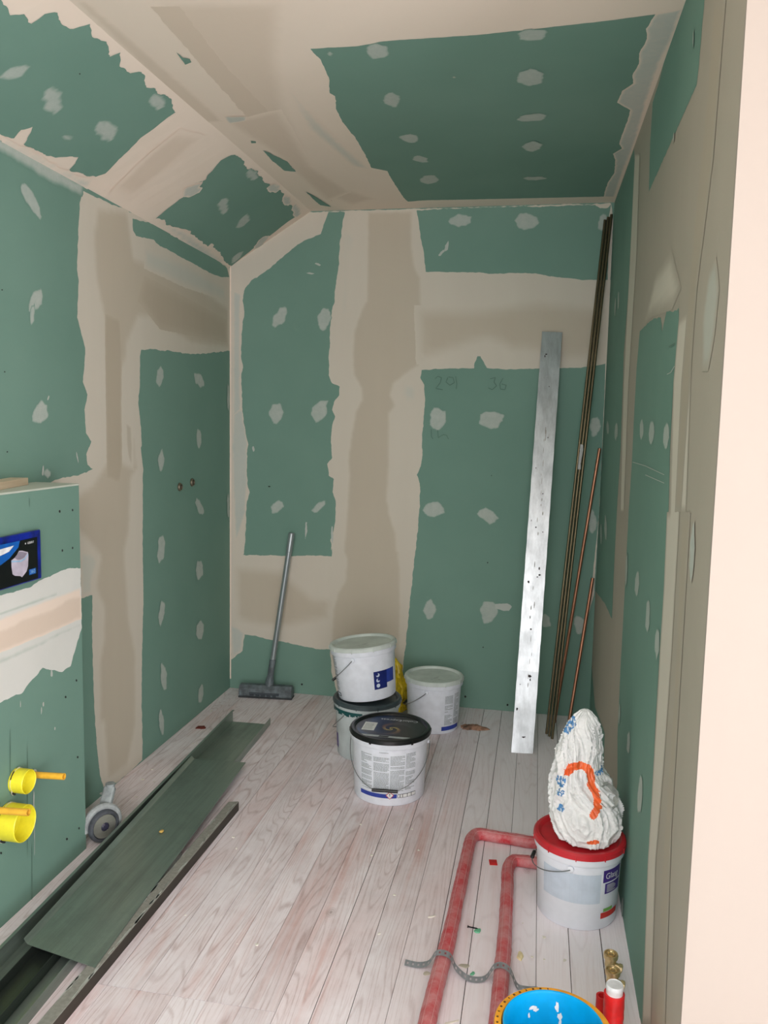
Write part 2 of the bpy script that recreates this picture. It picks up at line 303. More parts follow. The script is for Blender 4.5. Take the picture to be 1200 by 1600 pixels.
  ('CL',0.0006,0,((-1.605,2.2452),(-1.5971,2.2319),(-1.5955,1.1702),(-1.5975,0.0521),(-1.605,0.0501))),
  ('K',0,0,((-1.3778,1.1093),(-1.3821,1.1061),(-1.3895,1.1061),(-1.3928,1.1089),(-1.3892,1.1123),(-1.383,1.1119))),
  ('K',0,0,((-1.1915,0.053),(-1.1945,0.0473),(-1.1997,0.047),(-1.203,0.0515),(-1.2007,0.0568),(-1.1941,0.0574))),
  ('K',0,0,((-0.3162,0.0591),(-0.3194,0.0532),(-0.325,0.0531),(-0.3277,0.059),(-0.3253,0.0647),(-0.3203,0.0636))),
  ('K',0,0,((-0.1004,0.0343),(-0.1033,0.0275),(-0.108,0.028),(-0.111,0.0322),(-0.1083,0.0384),(-0.1033,0.0396))),
  ('K',0,0,((0.275,0.0365),(0.2731,0.0312),(0.2687,0.0312),(0.2659,0.0358),(0.2675,0.0397),(0.2731,0.0406))),
  ('K',0,0,((-0.2363,0.3259),(-0.2374,0.3225),(-0.2407,0.3226),(-0.2429,0.3255),(-0.2409,0.3279),(-0.238,0.329))),
  ('K',0,0,((-0.2285,0.7637),(-0.2297,0.7605),(-0.2332,0.7601),(-0.2345,0.7628),(-0.233,0.7665),(-0.2297,0.7668))),
  ('K',0,0,((-0.225,1.2033),(-0.2258,1.201),(-0.2283,1.2013),(-0.2293,1.2032),(-0.2285,1.2052),(-0.226,1.2055))),
  ('P',0,0,((-0.5216,1.676),(-0.5091,1.6887),(-0.5116,1.6912),(-0.5241,1.6784))),
  ('P',0,0,((-0.5108,1.6883),(-0.4914,1.6822),(-0.4904,1.6855),(-0.5098,1.6916))),
  ('P',0,0,((-0.4926,1.6842),(-0.4983,1.6589),(-0.4949,1.6581),(-0.4892,1.6834))),
  ('P',0,0,((-0.498,1.6596),(-0.5198,1.6309),(-0.5169,1.6287),(-0.4952,1.6575))),
  ('P',0,0,((-0.5186,1.6281),(-0.4831,1.6222),(-0.4825,1.6256),(-0.5181,1.6315))),
  ('P',0,0,((-0.4605,1.6848),(-0.4695,1.6626),(-0.4662,1.6613),(-0.4573,1.6834))),
  ('P',0,0,((-0.469,1.6606),(-0.4493,1.6451),(-0.4471,1.6477),(-0.4668,1.6633))),
  ('P',0,0,((-0.4473,1.6449),(-0.4253,1.6578),(-0.4272,1.6607),(-0.4491,1.6479))),
  ('P',0,0,((-0.4246,1.6597),(-0.4317,1.6848),(-0.4351,1.6839),(-0.4279,1.6588))),
  ('P',0,0,((-0.4332,1.6861),(-0.4556,1.689),(-0.456,1.6856),(-0.4336,1.6826))),
  ('P',0,0,((-0.4225,1.6905),(-0.415,1.6528),(-0.4116,1.6534),(-0.4191,1.6911))),
  ('P',0,0,((-0.4151,1.6533),(-0.4175,1.6281),(-0.414,1.6277),(-0.4116,1.6529))),
  ('P',0,0,((-0.2493,1.6782),(-0.2245,1.6846),(-0.2254,1.688),(-0.2503,1.6815))),
  ('P',0,0,((-0.2266,1.6868),(-0.2321,1.6649),(-0.2288,1.664),(-0.2233,1.6858))),
  ('P',0,0,((-0.2318,1.6635),(-0.2187,1.6449),(-0.2159,1.6468),(-0.229,1.6654))),
  ('P',0,0,((-0.2184,1.6471),(-0.2397,1.6282),(-0.2374,1.6256),(-0.2161,1.6446))),
  ('P',0,0,((-0.2378,1.6284),(-0.257,1.6376),(-0.2584,1.6345),(-0.2393,1.6253))),
  ('P',0,0,((-0.1889,1.6844),(-0.2035,1.6562),(-0.2004,1.6546),(-0.1858,1.6827))),
  ('P',0,0,((-0.2037,1.6551),(-0.1997,1.6302),(-0.1963,1.6307),(-0.2003,1.6556))),
  ('P',0,0,((-0.1981,1.6288),(-0.1762,1.6259),(-0.1758,1.6293),(-0.1978,1.6322))),
  ('P',0,0,((-0.1743,1.6272),(-0.1689,1.649),(-0.1722,1.6499),(-0.1777,1.6281))),
  ('P',0,0,((-0.1701,1.6511),(-0.1922,1.6571),(-0.193,1.6538),(-0.171,1.6478))),
  ('P',0,0,((-0.5372,1.4257),(-0.5363,1.3904),(-0.5327,1.3905),(-0.5337,1.4257))),
  ('P',0,0,((-0.5359,1.3894),(-0.5258,1.3767),(-0.523,1.3789),(-0.5331,1.3915))),
  ('P',0,0,((-0.5048,1.423),(-0.5005,1.3847),(-0.4969,1.385),(-0.5012,1.4234))),
  ('P',0,0,((-0.4977,1.3834),(-0.4882,1.39),(-0.4902,1.3929),(-0.4997,1.3863))),
  ('P',0,0,((-0.4882,1.39),(-0.4724,1.3999),(-0.4743,1.4029),(-0.4901,1.393))),
  ('P',0,0,((-0.4736,1.3997),(-0.4574,1.3969),(-0.4568,1.4003),(-0.473,1.4032))),
  ('P',0,0,((-0.4587,1.3978),(-0.4485,1.3788),(-0.4454,1.3805),(-0.4556,1.3994))),
 ],
 'left': [
  ('LL',0.0025,0,((2.6898,2.2378),(2.676,2.1939),(2.6639,2.119),(2.6518,2.0082),(2.6474,1.964),(2.6566,1.9221),(2.649,1.8626),(2.6412,1.7958),(2.6601,1.7613),(2.6922,1.6977),(2.6828,1.6294),(2.6712,1.5761),(2.7003,1.5321),(2.6774,1.4782),(2.6842,1.3945),(2.7201,1.3632),(2.6856,1.3177),(2.6913,1.2789),(2.7281,1.2616),(2.6481,1.2466),(2.5413,1.2417),(2.4536,1.2314),(2.3937,1.2123),(2.376,0.7993),(2.6263,0.8006),(2.7033,0.7965),(2.7042,0.7399),(2.6994,0.6845),(2.7019,0.5454),(2.7037,0.3802),(2.7143,0.2513),(2.7287,0.1358),(2.7204,0.2069),(2.7364,0.09),(2.7608,0.0259),(2.8327,0.0083),(2.8737,0),(2.9339,0),(2.9697,0),(3.0712,0.0083),(3.0782,0.0639),(3.0754,0.2522),(3.0819,0.4353),(3.1018,0.7052),(3.1011,0.9762),(3.1115,1.242),(3.0953,1.3304),(3.1029,1.3389),(3.0976,1.4175),(3.0783,1.5122),(3.0929,1.5901),(3.0958,1.7015),(3.1091,1.7282),(3.1985,1.7399),(3.2567,1.7417),(3.327,1.7435),(3.3477,1.75),(3.411,1.7483),(3.4876,1.7485),(3.651,1.7578),(3.8561,1.7838),(4.077,1.812),(4.077,2.227),(4.0572,2.2411),(3.0662,2.2508))),
  ('G',0.002,0,((3.0501,2.2298),(3.2292,2.2526),(3.378,2.2503),(3.6092,2.2454),(3.8326,2.2443),(4.0397,2.2251),(4.0659,2.1849),(3.9541,2.1653),(3.832,2.1606),(3.68,2.167),(3.4723,2.1723),(3.2857,2.177),(3.2278,2.188),(3.077,2.1699),(3.0515,2.1862))),
  ('BL',0.003,0.035,((2.7811,2.2138),(3.0155,2.2623),(3.0618,2.0902),(3.4714,2.1166),(4.0613,2.0323),(4.0715,1.8159),(3.6034,1.7928),(3.1823,1.8566),(3.0905,1.8451),(3.0007,1.7349),(2.9993,1.6851),(2.9389,1.615),(2.9294,1.293),(3.0221,1.2637),(3.0272,1.4515),(3.075,1.2438),(3.0205,1.2036),(2.9971,0.9897),(2.9607,0.9256),(2.9875,0.6408),(3.0372,0.4937),(3.0349,0.2662),(3.0289,0.1762),(2.9526,0.0231),(2.7849,0.0341),(2.7612,0.2758),(2.7307,0.2871),(2.739,0.5347),(2.7691,0.6094),(2.7759,0.7238),(2.7187,0.8175),(2.7321,0.8634),(2.7552,0.9242),(2.7093,0.9714),(2.613,1.0394),(2.5352,1.0867),(2.5381,1.1607),(2.7178,1.2152),(2.8175,1.2892),(2.8278,1.6082),(2.8192,1.8109),(2.7578,1.9544),(2.7487,2.102))),
  ('DB',0.002,0.015,((2.8306,1.8357),(2.937,1.8257),(2.9498,1.7056),(2.9404,1.5001),(2.9402,1.2675),(2.9184,1.2018),(2.8231,1.2244),(2.8258,1.4972),(2.826,1.6946))),
  ('DL',0.002,0.012,((2.9753,1.4342),(3.0176,1.4175),(3.024,1.3322),(3.0132,1.2556),(2.9884,1.2992),(2.9765,1.3587))),
  ('DB',0.002,0.04,((3.1402,2.03),(3.606,1.9972),(4.0305,1.9635),(4.0302,1.8501),(3.2783,1.8286),(3.0836,1.9197))),
  ('ML',0.003,0.04,((3.1431,2.1443),(3.5389,2.1574),(4.0135,2.1279),(4.0133,2.0576),(3.5372,2.0439),(3.1409,2.0554))),
  ('ML',0.003,0.02,((2.6382,0.9741),(2.7231,0.9453),(2.7444,0.9178),(2.7052,0.8523),(2.6961,0.802),(2.6319,0.8034))),
  ('WG',0.004,0.02,((2.0876,2.2828),(2.2507,2.2748),(2.4393,2.2775),(2.707,2.2642),(2.689,2.216),(2.6176,2.2159),(2.4882,2.2087),(2.3549,2.2225),(2.2484,2.2267),(2.0849,2.2311))),
  ('WG',0.004,0.006,((2.4205,2.1418),(2.4386,2.1174),(2.4502,2.091),(2.4415,2.0776),(2.4154,2.0881),(2.3926,2.0959),(2.3658,2.1133),(2.3425,2.1377),(2.3409,2.1516),(2.3468,2.1692),(2.3601,2.1743),(2.3899,2.1639))),
  ('WG',0.004,0.006,((2.4393,1.8115),(2.4259,1.7993),(2.3991,1.7859),(2.3849,1.7792),(2.3653,1.78),(2.3669,1.8042),(2.373,1.8193),(2.3924,1.8444),(2.4118,1.8521),(2.4323,1.8652),(2.4404,1.851),(2.4456,1.8386))),
  ('WG',0.004,0.006,((2.3994,1.7803),(2.3959,1.7645),(2.385,1.7461),(2.3774,1.7375),(2.3714,1.7454),(2.3691,1.7631),(2.3693,1.7767),(2.3729,1.7861),(2.3809,1.8021),(2.3896,1.8056),(2.3996,1.8125),(2.4016,1.7941))),
  ('WG',0.004,0.006,((2.459,1.4554),(2.4324,1.4337),(2.4147,1.4272),(2.3863,1.4279),(2.3684,1.433),(2.3657,1.4518),(2.3761,1.4655),(2.392,1.4903),(2.4176,1.5044),(2.4372,1.4963),(2.4556,1.4886),(2.4512,1.4698))),
  ('WG',0.004,0.006,((3.3077,1.6308),(3.2894,1.6046),(3.2792,1.5913),(3.2604,1.5829),(3.2447,1.593),(3.2355,1.6028),(3.2355,1.6236),(3.2414,1.6572),(3.2565,1.6613),(3.2812,1.6847),(3.2915,1.6655),(3.3066,1.6585))),
  ('WG',0.004,0.006,((3.7193,1.6508),(3.7403,1.6298),(3.7398,1.6088),(3.7144,1.6033),(3.6918,1.5959),(3.6612,1.6169),(3.6374,1.6243),(3.6229,1.6461),(3.6199,1.6666),(3.6508,1.6736),(3.6742,1.6715),(3.7053,1.6661))),
  ('WG',0.004,0.006,((3.7045,1.3583),(3.7026,1.3358),(3.6864,1.3155),(3.6697,1.3073),(3.6593,1.3168),(3.6484,1.3319),(3.6448,1.3573),(3.6439,1.3821),(3.6557,1.4081),(3.6707,1.4059),(3.6893,1.4029),(3.7031,1.3811))),
  ('WG',0.004,0.006,((3.3093,1.2767),(3.3004,1.2515),(3.2849,1.2299),(3.2724,1.2197),(3.2579,1.2301),(3.2469,1.2546),(3.2408,1.2728),(3.2493,1.2977),(3.2608,1.3088),(3.2709,1.3175),(3.2882,1.3236),(3.2978,1.2989))),
  ('WG',0.004,0.006,((3.7144,1.0334),(3.732,1.0078),(3.7314,0.9912),(3.7119,0.9871),(3.6784,0.9943),(3.6538,1.0162),(3.6434,1.0298),(3.6211,1.0587),(3.6291,1.0664),(3.6425,1.0844),(3.6721,1.0692),(3.6931,1.0551))),
  ('WG',0.004,0.006,((3.3004,0.8748),(3.2964,0.8455),(3.2765,0.8349),(3.2549,0.8241),(3.2407,0.8252),(3.2243,0.8561),(3.2357,0.8905),(3.2365,0.924),(3.2494,0.9424),(3.2709,0.9459),(3.29,0.9468),(3.3052,0.9122))),
  ('WG',0.004,0.006,((3.7148,0.7174),(3.7171,0.6856),(3.692,0.6809),(3.6725,0.6753),(3.6475,0.6746),(3.6333,0.7036),(3.6255,0.7241),(3.6362,0.754),(3.6486,0.775),(3.6687,0.7692),(3.6962,0.7657),(3.717,0.7371))),
  ('WG',0.004,0.006,((3.2974,0.5957),(3.2814,0.5712),(3.2724,0.5609),(3.2528,0.5426),(3.2386,0.5567),(3.2277,0.5837),(3.2319,0.6069),(3.247,0.6288),(3.2598,0.6577),(3.2755,0.65),(3.2927,0.6409),(3.3,0.622))),
  ('WG',0.004,0.006,((3.7229,0.4092),(3.714,0.3883),(3.6953,0.3661),(3.6723,0.3743),(3.6575,0.3799),(3.6286,0.4052),(3.6281,0.4374),(3.6344,0.4542),(3.6555,0.4643),(3.6772,0.4699),(3.6952,0.4658),(3.7267,0.4352))),
  ('WG',0.004,0.006,((3.3112,0.3043),(3.3099,0.2708),(3.3071,0.2402),(3.2874,0.2412),(3.2726,0.247),(3.2524,0.2867),(3.2463,0.3102),(3.2487,0.3485),(3.2516,0.3743),(3.2645,0.3791),(3.2834,0.3565),(3.3001,0.3464))),
  ('WG',0.004,0.006,((3.7166,0.0839),(3.7003,0.0628),(3.6878,0.0485),(3.6712,0.0491),(3.6519,0.0598),(3.6499,0.0786),(3.6476,0.1111),(3.6541,0.1306),(3.6734,0.1349),(3.6883,0.1435),(3.7105,0.1375),(3.7165,0.117))),
  ('WG',0.004,0.006,((3.2784,0.0931),(3.2791,0.0657),(3.273,0.0435),(3.2625,0.0403),(3.2505,0.0485),(3.2367,0.0722),(3.2294,0.1167),(3.2229,0.1479),(3.2314,0.163),(3.242,0.1788),(3.2551,0.1604),(3.2728,0.1269))),
  ('WG',0.004,0.006,((4.0643,1.5658),(4.0635,1.5269),(4.0579,1.5003),(4.0465,1.5039),(4.038,1.5147),(4.0317,1.5394),(4.0315,1.5767),(4.0337,1.6044),(4.0387,1.6462),(4.0487,1.6338),(4.0559,1.6319),(4.0598,1.6087))),
  ('WG',0.004,0.006,((4.0627,0.9953),(4.0626,0.9583),(4.0568,0.9366),(4.0474,0.9366),(4.039,0.9385),(4.0303,0.9702),(4.0293,1.0038),(4.0288,1.0381),(4.0362,1.066),(4.0476,1.0699),(4.0545,1.0485),(4.0623,1.0399))),
  ('WG',0.004,0.006,((2.4675,1.2601),(2.4643,1.2498),(2.4573,1.2444),(2.4428,1.2438),(2.4347,1.2487),(2.4206,1.2531),(2.4165,1.2619),(2.4217,1.271),(2.4348,1.2763),(2.4428,1.2783),(2.4586,1.2707),(2.4645,1.268))),
  ('WW',0.002,0,((2.6265,1.3093),(2.6286,1.2953),(2.6275,1.2881),(2.6232,1.2945),(2.6188,1.3062),(2.6161,1.3275),(2.6183,1.3297),(2.6225,1.3235))),
  ('WW',0.002,0,((2.4231,1.2736),(2.4187,1.2591),(2.4137,1.2562),(2.4108,1.263),(2.4123,1.2757),(2.4159,1.2879),(2.4211,1.2913),(2.4223,1.2837))),
  ('WW',0.002,0,((2.7836,0),(2.7682,0),(2.7518,0),(2.7353,0.0084),(2.7245,0.0186),(2.733,0.019),(2.7498,0.0131),(2.7698,0.0025))),
  ('WW',0.002,0,((2.9127,0),(2.9001,0),(2.876,0),(2.8608,0),(2.8413,0),(2.8468,0.0049),(2.871,0.0043),(2.8958,0.0002))),
  ('WW',0.002,0,((2.461,1.5113),(2.4556,1.505),(2.4511,1.504),(2.449,1.5073),(2.4512,1.5124),(2.4561,1.5179),(2.4607,1.5202),(2.4629,1.5168))),
  ('K',0,0,((2.2388,1.583),(2.2371,1.5811),(2.234,1.5811),(2.2317,1.5828),(2.2342,1.5847),(2.2375,1.5851))),
  ('K',0,0,((2.2395,1.8267),(2.237,1.8249),(2.2328,1.824),(2.2311,1.8252),(2.2327,1.8272),(2.2371,1.8277))),
  ('K',0,0,((2.2397,1.3402),(2.238,1.3387),(2.2343,1.3386),(2.2321,1.3404),(2.2345,1.3426),(2.2385,1.3427))),
 ],
 'slope': [
  ('G',0.003,0,((1.3789,2.4331),(1.6316,2.4297),(1.8152,2.4126),(1.8634,2.4088),(1.8841,2.4223),(1.9215,2.4169),(1.9201,2.4358),(1.9398,2.4465),(1.9833,2.4391),(2.0189,2.4452),(2.0367,2.4619),(2.0916,2.4517),(2.1302,2.4596),(2.194,2.4487),(2.2009,2.4611),(2.2517,2.4497),(2.305,2.4536),(2.3299,2.4651),(2.4083,2.4541),(2.4486,2.4615),(2.481,2.4583),(2.5171,2.4664),(2.6166,2.4553),(2.6223,2.4248),(2.634,2.3862),(2.6712,2.3395),(2.7027,2.2989),(2.6885,2.283),(2.6383,2.2763),(2.5708,2.2694),(2.5332,2.2996),(2.4532,2.2765),(2.3962,2.2734),(2.3242,2.2739),(2.276,2.304),(2.2585,2.2918),(2.2742,2.2742),(2.2243,2.2705),(2.062,2.2726),(1.635,2.2919))),
  ('G',0.003,0,((3.1922,2.2659),(3.1776,2.295),(3.161,2.33),(3.1844,2.3736),(3.1408,2.3877),(3.1059,2.3737),(3.1418,2.3948),(3.1207,2.4085),(3.0745,2.4459),(3.0848,2.4666),(3.1426,2.4768),(3.2512,2.4679),(3.355,2.4731),(3.4907,2.4766),(3.6609,2.4852),(3.7564,2.4758),(3.8831,2.4794),(4.0099,2.4827),(4.0125,2.4419),(4.0314,2.3667),(4.077,2.2437),(3.9561,2.2499),(3.7793,2.2701),(3.7017,2.2756),(3.722,2.2514),(3.5273,2.2665),(3.4633,2.2792),(3.3542,2.2705),(3.2975,2.2616),(3.2528,2.2701))),
  ('WG',0.004,0.006,((2.2424,2.3641),(2.2797,2.3529),(2.283,2.3417),(2.2817,2.3329),(2.2497,2.3357),(2.2188,2.3394),(2.1907,2.3477),(2.167,2.3572),(2.158,2.3697),(2.1609,2.3751),(2.1905,2.373),(2.2141,2.3729))),
  ('WG',0.004,0.006,((2.5238,2.3755),(2.5457,2.3625),(2.5603,2.356),(2.5478,2.3473),(2.5231,2.3456),(2.4928,2.347),(2.4553,2.3523),(2.4269,2.3619),(2.4235,2.371),(2.4402,2.3755),(2.4632,2.3796),(2.49,2.3806))),
  ('WG',0.004,0.006,((2.0531,2.3767),(2.0611,2.3667),(2.0696,2.359),(2.0659,2.352),(2.0537,2.3413),(2.0424,2.3386),(2.0251,2.3342),(2.0172,2.3435),(2.0116,2.352),(2.0134,2.3609),(2.0221,2.3665),(2.0362,2.3761))),
  ('WG',0.004,0.006,((2.5292,2.4583),(2.5545,2.4513),(2.5497,2.4435),(2.5481,2.4386),(2.5358,2.4341),(2.509,2.4356),(2.4785,2.4394),(2.4634,2.4458),(2.4487,2.4557),(2.4591,2.4582),(2.4758,2.4599),(2.4961,2.4642))),
  ('WG',0.004,0.006,((3.4686,2.3782),(3.5095,2.3679),(3.5128,2.3554),(3.491,2.3515),(3.4619,2.3553),(3.4288,2.3595),(3.3889,2.3658),(3.3749,2.3775),(3.3541,2.3873),(3.3753,2.3927),(3.4021,2.3939),(3.4404,2.3865))),
  ('WG',0.004,0.006,((3.7387,2.3699),(3.7529,2.3583),(3.7425,2.3525),(3.7311,2.3455),(3.6933,2.3493),(3.6631,2.359),(3.6519,2.371),(3.6467,2.3805),(3.6437,2.3929),(3.6715,2.3928),(3.6916,2.3891),(3.7253,2.3801))),
  ('WG',0.004,0.006,((3.3604,2.4768),(3.3913,2.4725),(3.3915,2.4634),(3.3736,2.4576),(3.3453,2.4555),(3.3209,2.4531),(3.2892,2.4574),(3.2641,2.4641),(3.2722,2.4706),(3.2755,2.4758),(3.3079,2.478),(3.3377,2.4793))),
  ('WC',0.004,0.006,((3.6116,2.4906),(3.6229,2.4842),(3.6272,2.4765),(3.6116,2.4717),(3.5903,2.4656),(3.5556,2.4668),(3.5278,2.4684),(3.5212,2.4744),(3.5211,2.4816),(3.5244,2.4865),(3.5409,2.4901),(3.5724,2.4925))),
  ('WC',0.004,0.006,((3.8089,2.4894),(3.8396,2.4842),(3.8377,2.4797),(3.8378,2.4719),(3.8022,2.4705),(3.7746,2.4699),(3.7505,2.4714),(3.7273,2.4776),(3.7172,2.4835),(3.7373,2.4899),(3.7538,2.4914),(3.79,2.4909))),
  ('WC',0.004,0.006,((3.9857,2.4865),(4.0165,2.4792),(4.0299,2.4703),(4.0192,2.4641),(3.9935,2.4617),(3.9464,2.4655),(3.9136,2.4696),(3.8886,2.4744),(3.8706,2.4826),(3.8748,2.4893),(3.9102,2.4916),(3.959,2.4888))),
  ('WC',0.004,0.006,((3.1697,2.3763),(3.1909,2.3744),(3.2051,2.3665),(3.1966,2.3547),(3.191,2.3459),(3.1666,2.3395),(3.1403,2.3423),(3.1298,2.3479),(3.105,2.3585),(3.1136,2.3682),(3.1251,2.3773),(3.1462,2.3814))),
  ('WC',0.004,0.006,((4.077,2.3468),(4.077,2.3363),(4.0698,2.3259),(4.0566,2.3207),(4.0273,2.3301),(4.0129,2.3403),(3.9978,2.3556),(3.989,2.3658),(3.9994,2.3751),(4.0232,2.3802),(4.0471,2.3704),(4.0637,2.3616))),
  ('WG',0.004,0.006,((4.0496,2.2716),(4.0615,2.2578),(4.0397,2.2516),(4.0251,2.2523),(4.0005,2.2575),(3.9862,2.264),(3.9769,2.2752),(3.9756,2.2869),(3.9788,2.2961),(4.0023,2.2972),(4.0248,2.2924),(4.0435,2.2838))),
  ('WG',0.004,0.006,((2.4222,2.3257),(2.4302,2.3217),(2.4282,2.3183),(2.4211,2.3165),(2.4108,2.3123),(2.3971,2.3135),(2.387,2.3149),(2.3882,2.3176),(2.3869,2.3209),(2.3939,2.3239),(2.4058,2.3269),(2.4151,2.3279))),
  ('EC',0.003,0.03,((2.7126,2.4394),(2.8429,2.4608),(2.9085,2.3662),(2.9352,2.2757),(2.8222,2.2687),(2.7552,2.3539))),
  ('WC',0.004,0.02,((2.2328,2.2673),(2.3118,2.2702),(2.4351,2.2712),(2.574,2.2684),(2.6935,2.2763),(2.7413,2.2479),(2.5786,2.2455),(2.4188,2.2485),(2.2827,2.2487))),
  ('WC',0.003,0.02,((3.2218,2.263),(3.4679,2.2736),(3.7118,2.2635),(4.0367,2.2451),(4.077,2.2333),(3.7423,2.2267),(3.3349,2.251))),
  ('K',0,0,((2.185,2.4076),(2.1872,2.4066),(2.1848,2.406),(2.1813,2.4063),(2.1803,2.4074),(2.1819,2.4078))),
 ],
 'ceil': [
  ('G',0.0015,0,((-0.6617,2.2754),(-0.5273,2.2795),(-0.4524,2.2594),(-0.2971,2.2599),(-0.1789,2.2591),(-0.0795,2.2521),(0.0175,2.2418),(0.1276,2.2307),(0.2397,2.2141),(0.2279,2.2915),(0.238,2.3481),(0.2273,2.4245),(0.2336,2.5092),(0.2246,2.5887),(0.2345,2.6471),(0.2065,2.7028),(0.2016,2.7974),(0.2486,2.8716),(0.2494,2.9797),(0.2449,3.1095),(0.2459,3.2157),(0.2601,3.2698),(0.2326,3.3279),(0.2493,3.4109),(0.2595,3.5869),(0.2451,3.7288),(0.2435,3.885),(0.2465,3.9631),(-0.0236,3.9529),(-0.2878,3.944),(-0.5876,3.9312),(-0.6605,3.9464),(-0.6681,3.8626),(-0.6683,3.5631),(-0.6647,3.4397),(-0.699,3.4079),(-0.7216,3.387),(-0.7086,3.2022),(-0.7038,3.0143),(-0.7106,2.8456),(-0.7029,2.7252),(-0.6777,2.6173),(-0.6892,2.5891),(-0.6638,2.492),(-0.6577,2.4315),(-0.653,2.3433),(-0.6577,2.313))),
  ('WC',0.0015,0.01,((0.2397,2.2141),(0.3003,2.1972),(0.3006,2.3576),(0.2902,2.5175),(0.2912,2.8102),(0.2998,3.1516),(0.2937,3.5459),(0.2933,3.9802),(0.2465,3.9631),(0.2435,3.885),(0.2451,3.7288),(0.2595,3.5869),(0.2493,3.4109),(0.2326,3.3279),(0.2601,3.2698),(0.2459,3.2157),(0.2449,3.1095),(0.2494,2.9797),(0.2486,2.8716),(0.2016,2.7974),(0.2065,2.7028),(0.2345,2.6471),(0.2246,2.5887),(0.2336,2.5092),(0.2273,2.4245),(0.238,2.3481),(0.2279,2.2915))),
  ('EC',0.003,0.02,((-1.1663,1.9266),(-1.131,1.9321),(-1.1237,2.1238),(-1.1173,2.4258),(-1.1153,2.6667),(-1.1193,2.7885),(-1.1926,2.7943),(-1.197,2.5977),(-1.1739,2.0974))),
  ('EC',0.003,0.05,((-0.9669,1.9574),(-0.6414,2.0076),(-0.7585,2.3191),(-0.8521,2.6752),(-0.976,3.5239),(-0.7914,3.8709),(-0.9459,4.0051),(-1.0316,3.727),(-1.0555,3.1161),(-0.9987,2.6544),(-0.984,2.3072))),
  ('EE',0.003,0.03,((-0.9897,1.986),(-0.9185,1.997),(-0.9374,2.336),(-0.9329,2.7523),(-1.0037,3.5204),(-1.0165,3.9033),(-1.031,3.2418),(-1.0197,2.6514),(-1.0027,2.2616))),
  ('EC',0.003,0.04,((-1.1193,2.7885),(-0.882,2.6998),(-0.9525,3.3389),(-0.8855,3.7451),(-1.0472,3.8996),(-1.0683,3.1542))),
  ('MC',0.003,0.03,((-0.8072,2.5006),(-0.7976,2.7118),(-0.7706,3.0411),(-0.7271,3.4134),(-0.796,3.3594),(-0.8496,2.8911))),
  ('WG',0.004,0.006,((-0.4525,2.3129),(-0.4574,2.3443),(-0.4699,2.3612),(-0.4884,2.3678),(-0.5059,2.3652),(-0.5084,2.35),(-0.5165,2.3187),(-0.511,2.2955),(-0.4971,2.2714),(-0.471,2.264),(-0.4636,2.2712),(-0.4484,2.2899))),
  ('WG',0.004,0.006,((-0.4781,2.6745),(-0.4866,2.7087),(-0.4987,2.7398),(-0.5162,2.7356),(-0.5236,2.7186),(-0.536,2.7007),(-0.5339,2.6707),(-0.5243,2.6361),(-0.5076,2.6131),(-0.4885,2.6081),(-0.4833,2.6331),(-0.4733,2.6418))),
  ('WG',0.004,0.006,((-0.4773,3.0606),(-0.4795,3.0813),(-0.4933,3.0946),(-0.5152,3.0978),(-0.5295,3.0851),(-0.5413,3.0561),(-0.5444,3.0312),(-0.5384,3.0139),(-0.5188,3.0043),(-0.4941,2.996),(-0.4808,3.0151),(-0.4733,3.0388))),
  ('WG',0.004,0.006,((-0.4788,3.3124),(-0.4788,3.3428),(-0.5038,3.3444),(-0.5147,3.3372),(-0.5301,3.3205),(-0.54,3.3039),(-0.5322,3.2694),(-0.5264,3.2533),(-0.5116,3.2452),(-0.4995,3.2517),(-0.4844,3.2669),(-0.4746,3.2896))),
  ('WG',0.004,0.006,((-0.4684,3.5959),(-0.476,3.6302),(-0.4977,3.6447),(-0.5233,3.6559),(-0.538,3.6434),(-0.5477,3.6145),(-0.5514,3.5751),(-0.5382,3.5548),(-0.5283,3.5267),(-0.5029,3.5195),(-0.4744,3.5209),(-0.4691,3.5583))),
  ('WG',0.004,0.006,((-0.0183,2.2716),(-0.0236,2.2945),(-0.0376,2.3151),(-0.0586,2.315),(-0.078,2.3118),(-0.0947,2.3052),(-0.0955,2.2885),(-0.1026,2.2676),(-0.0801,2.2503),(-0.0599,2.242),(-0.0449,2.2514),(-0.0278,2.2553))),
  ('WG',0.004,0.006,((-0.0296,2.5718),(-0.0338,2.6053),(-0.051,2.6142),(-0.0698,2.6215),(-0.0938,2.6102),(-0.108,2.5918),(-0.1093,2.5451),(-0.0995,2.5157),(-0.0827,2.5039),(-0.0702,2.4851),(-0.0502,2.5058),(-0.0292,2.5331))),
  ('WG',0.004,0.006,((-0.0188,2.8937),(-0.0234,2.9121),(-0.0356,2.9294),(-0.061,2.9259),(-0.0963,2.9271),(-0.1187,2.9105),(-0.1197,2.8929),(-0.1111,2.8733),(-0.0914,2.8633),(-0.0633,2.8534),(-0.0305,2.863),(-0.0156,2.8761))),
  ('WG',0.004,0.006,((-0.0333,3.1989),(-0.0384,3.2288),(-0.0487,3.2399),(-0.068,3.262),(-0.0921,3.2466),(-0.1038,3.2157),(-0.1106,3.1919),(-0.0991,3.1621),(-0.0821,3.1488),(-0.0678,3.1282),(-0.0467,3.1522),(-0.0321,3.1738))),
  ('WG',0.004,0.006,((-0.0112,3.6195),(-0.0112,3.6389),(-0.0356,3.6459),(-0.0594,3.6528),(-0.089,3.65),(-0.1019,3.6346),(-0.1165,3.6175),(-0.1083,3.6049),(-0.0946,3.5962),(-0.0593,3.5942),(-0.0314,3.5952),(-0.0242,3.6092))),
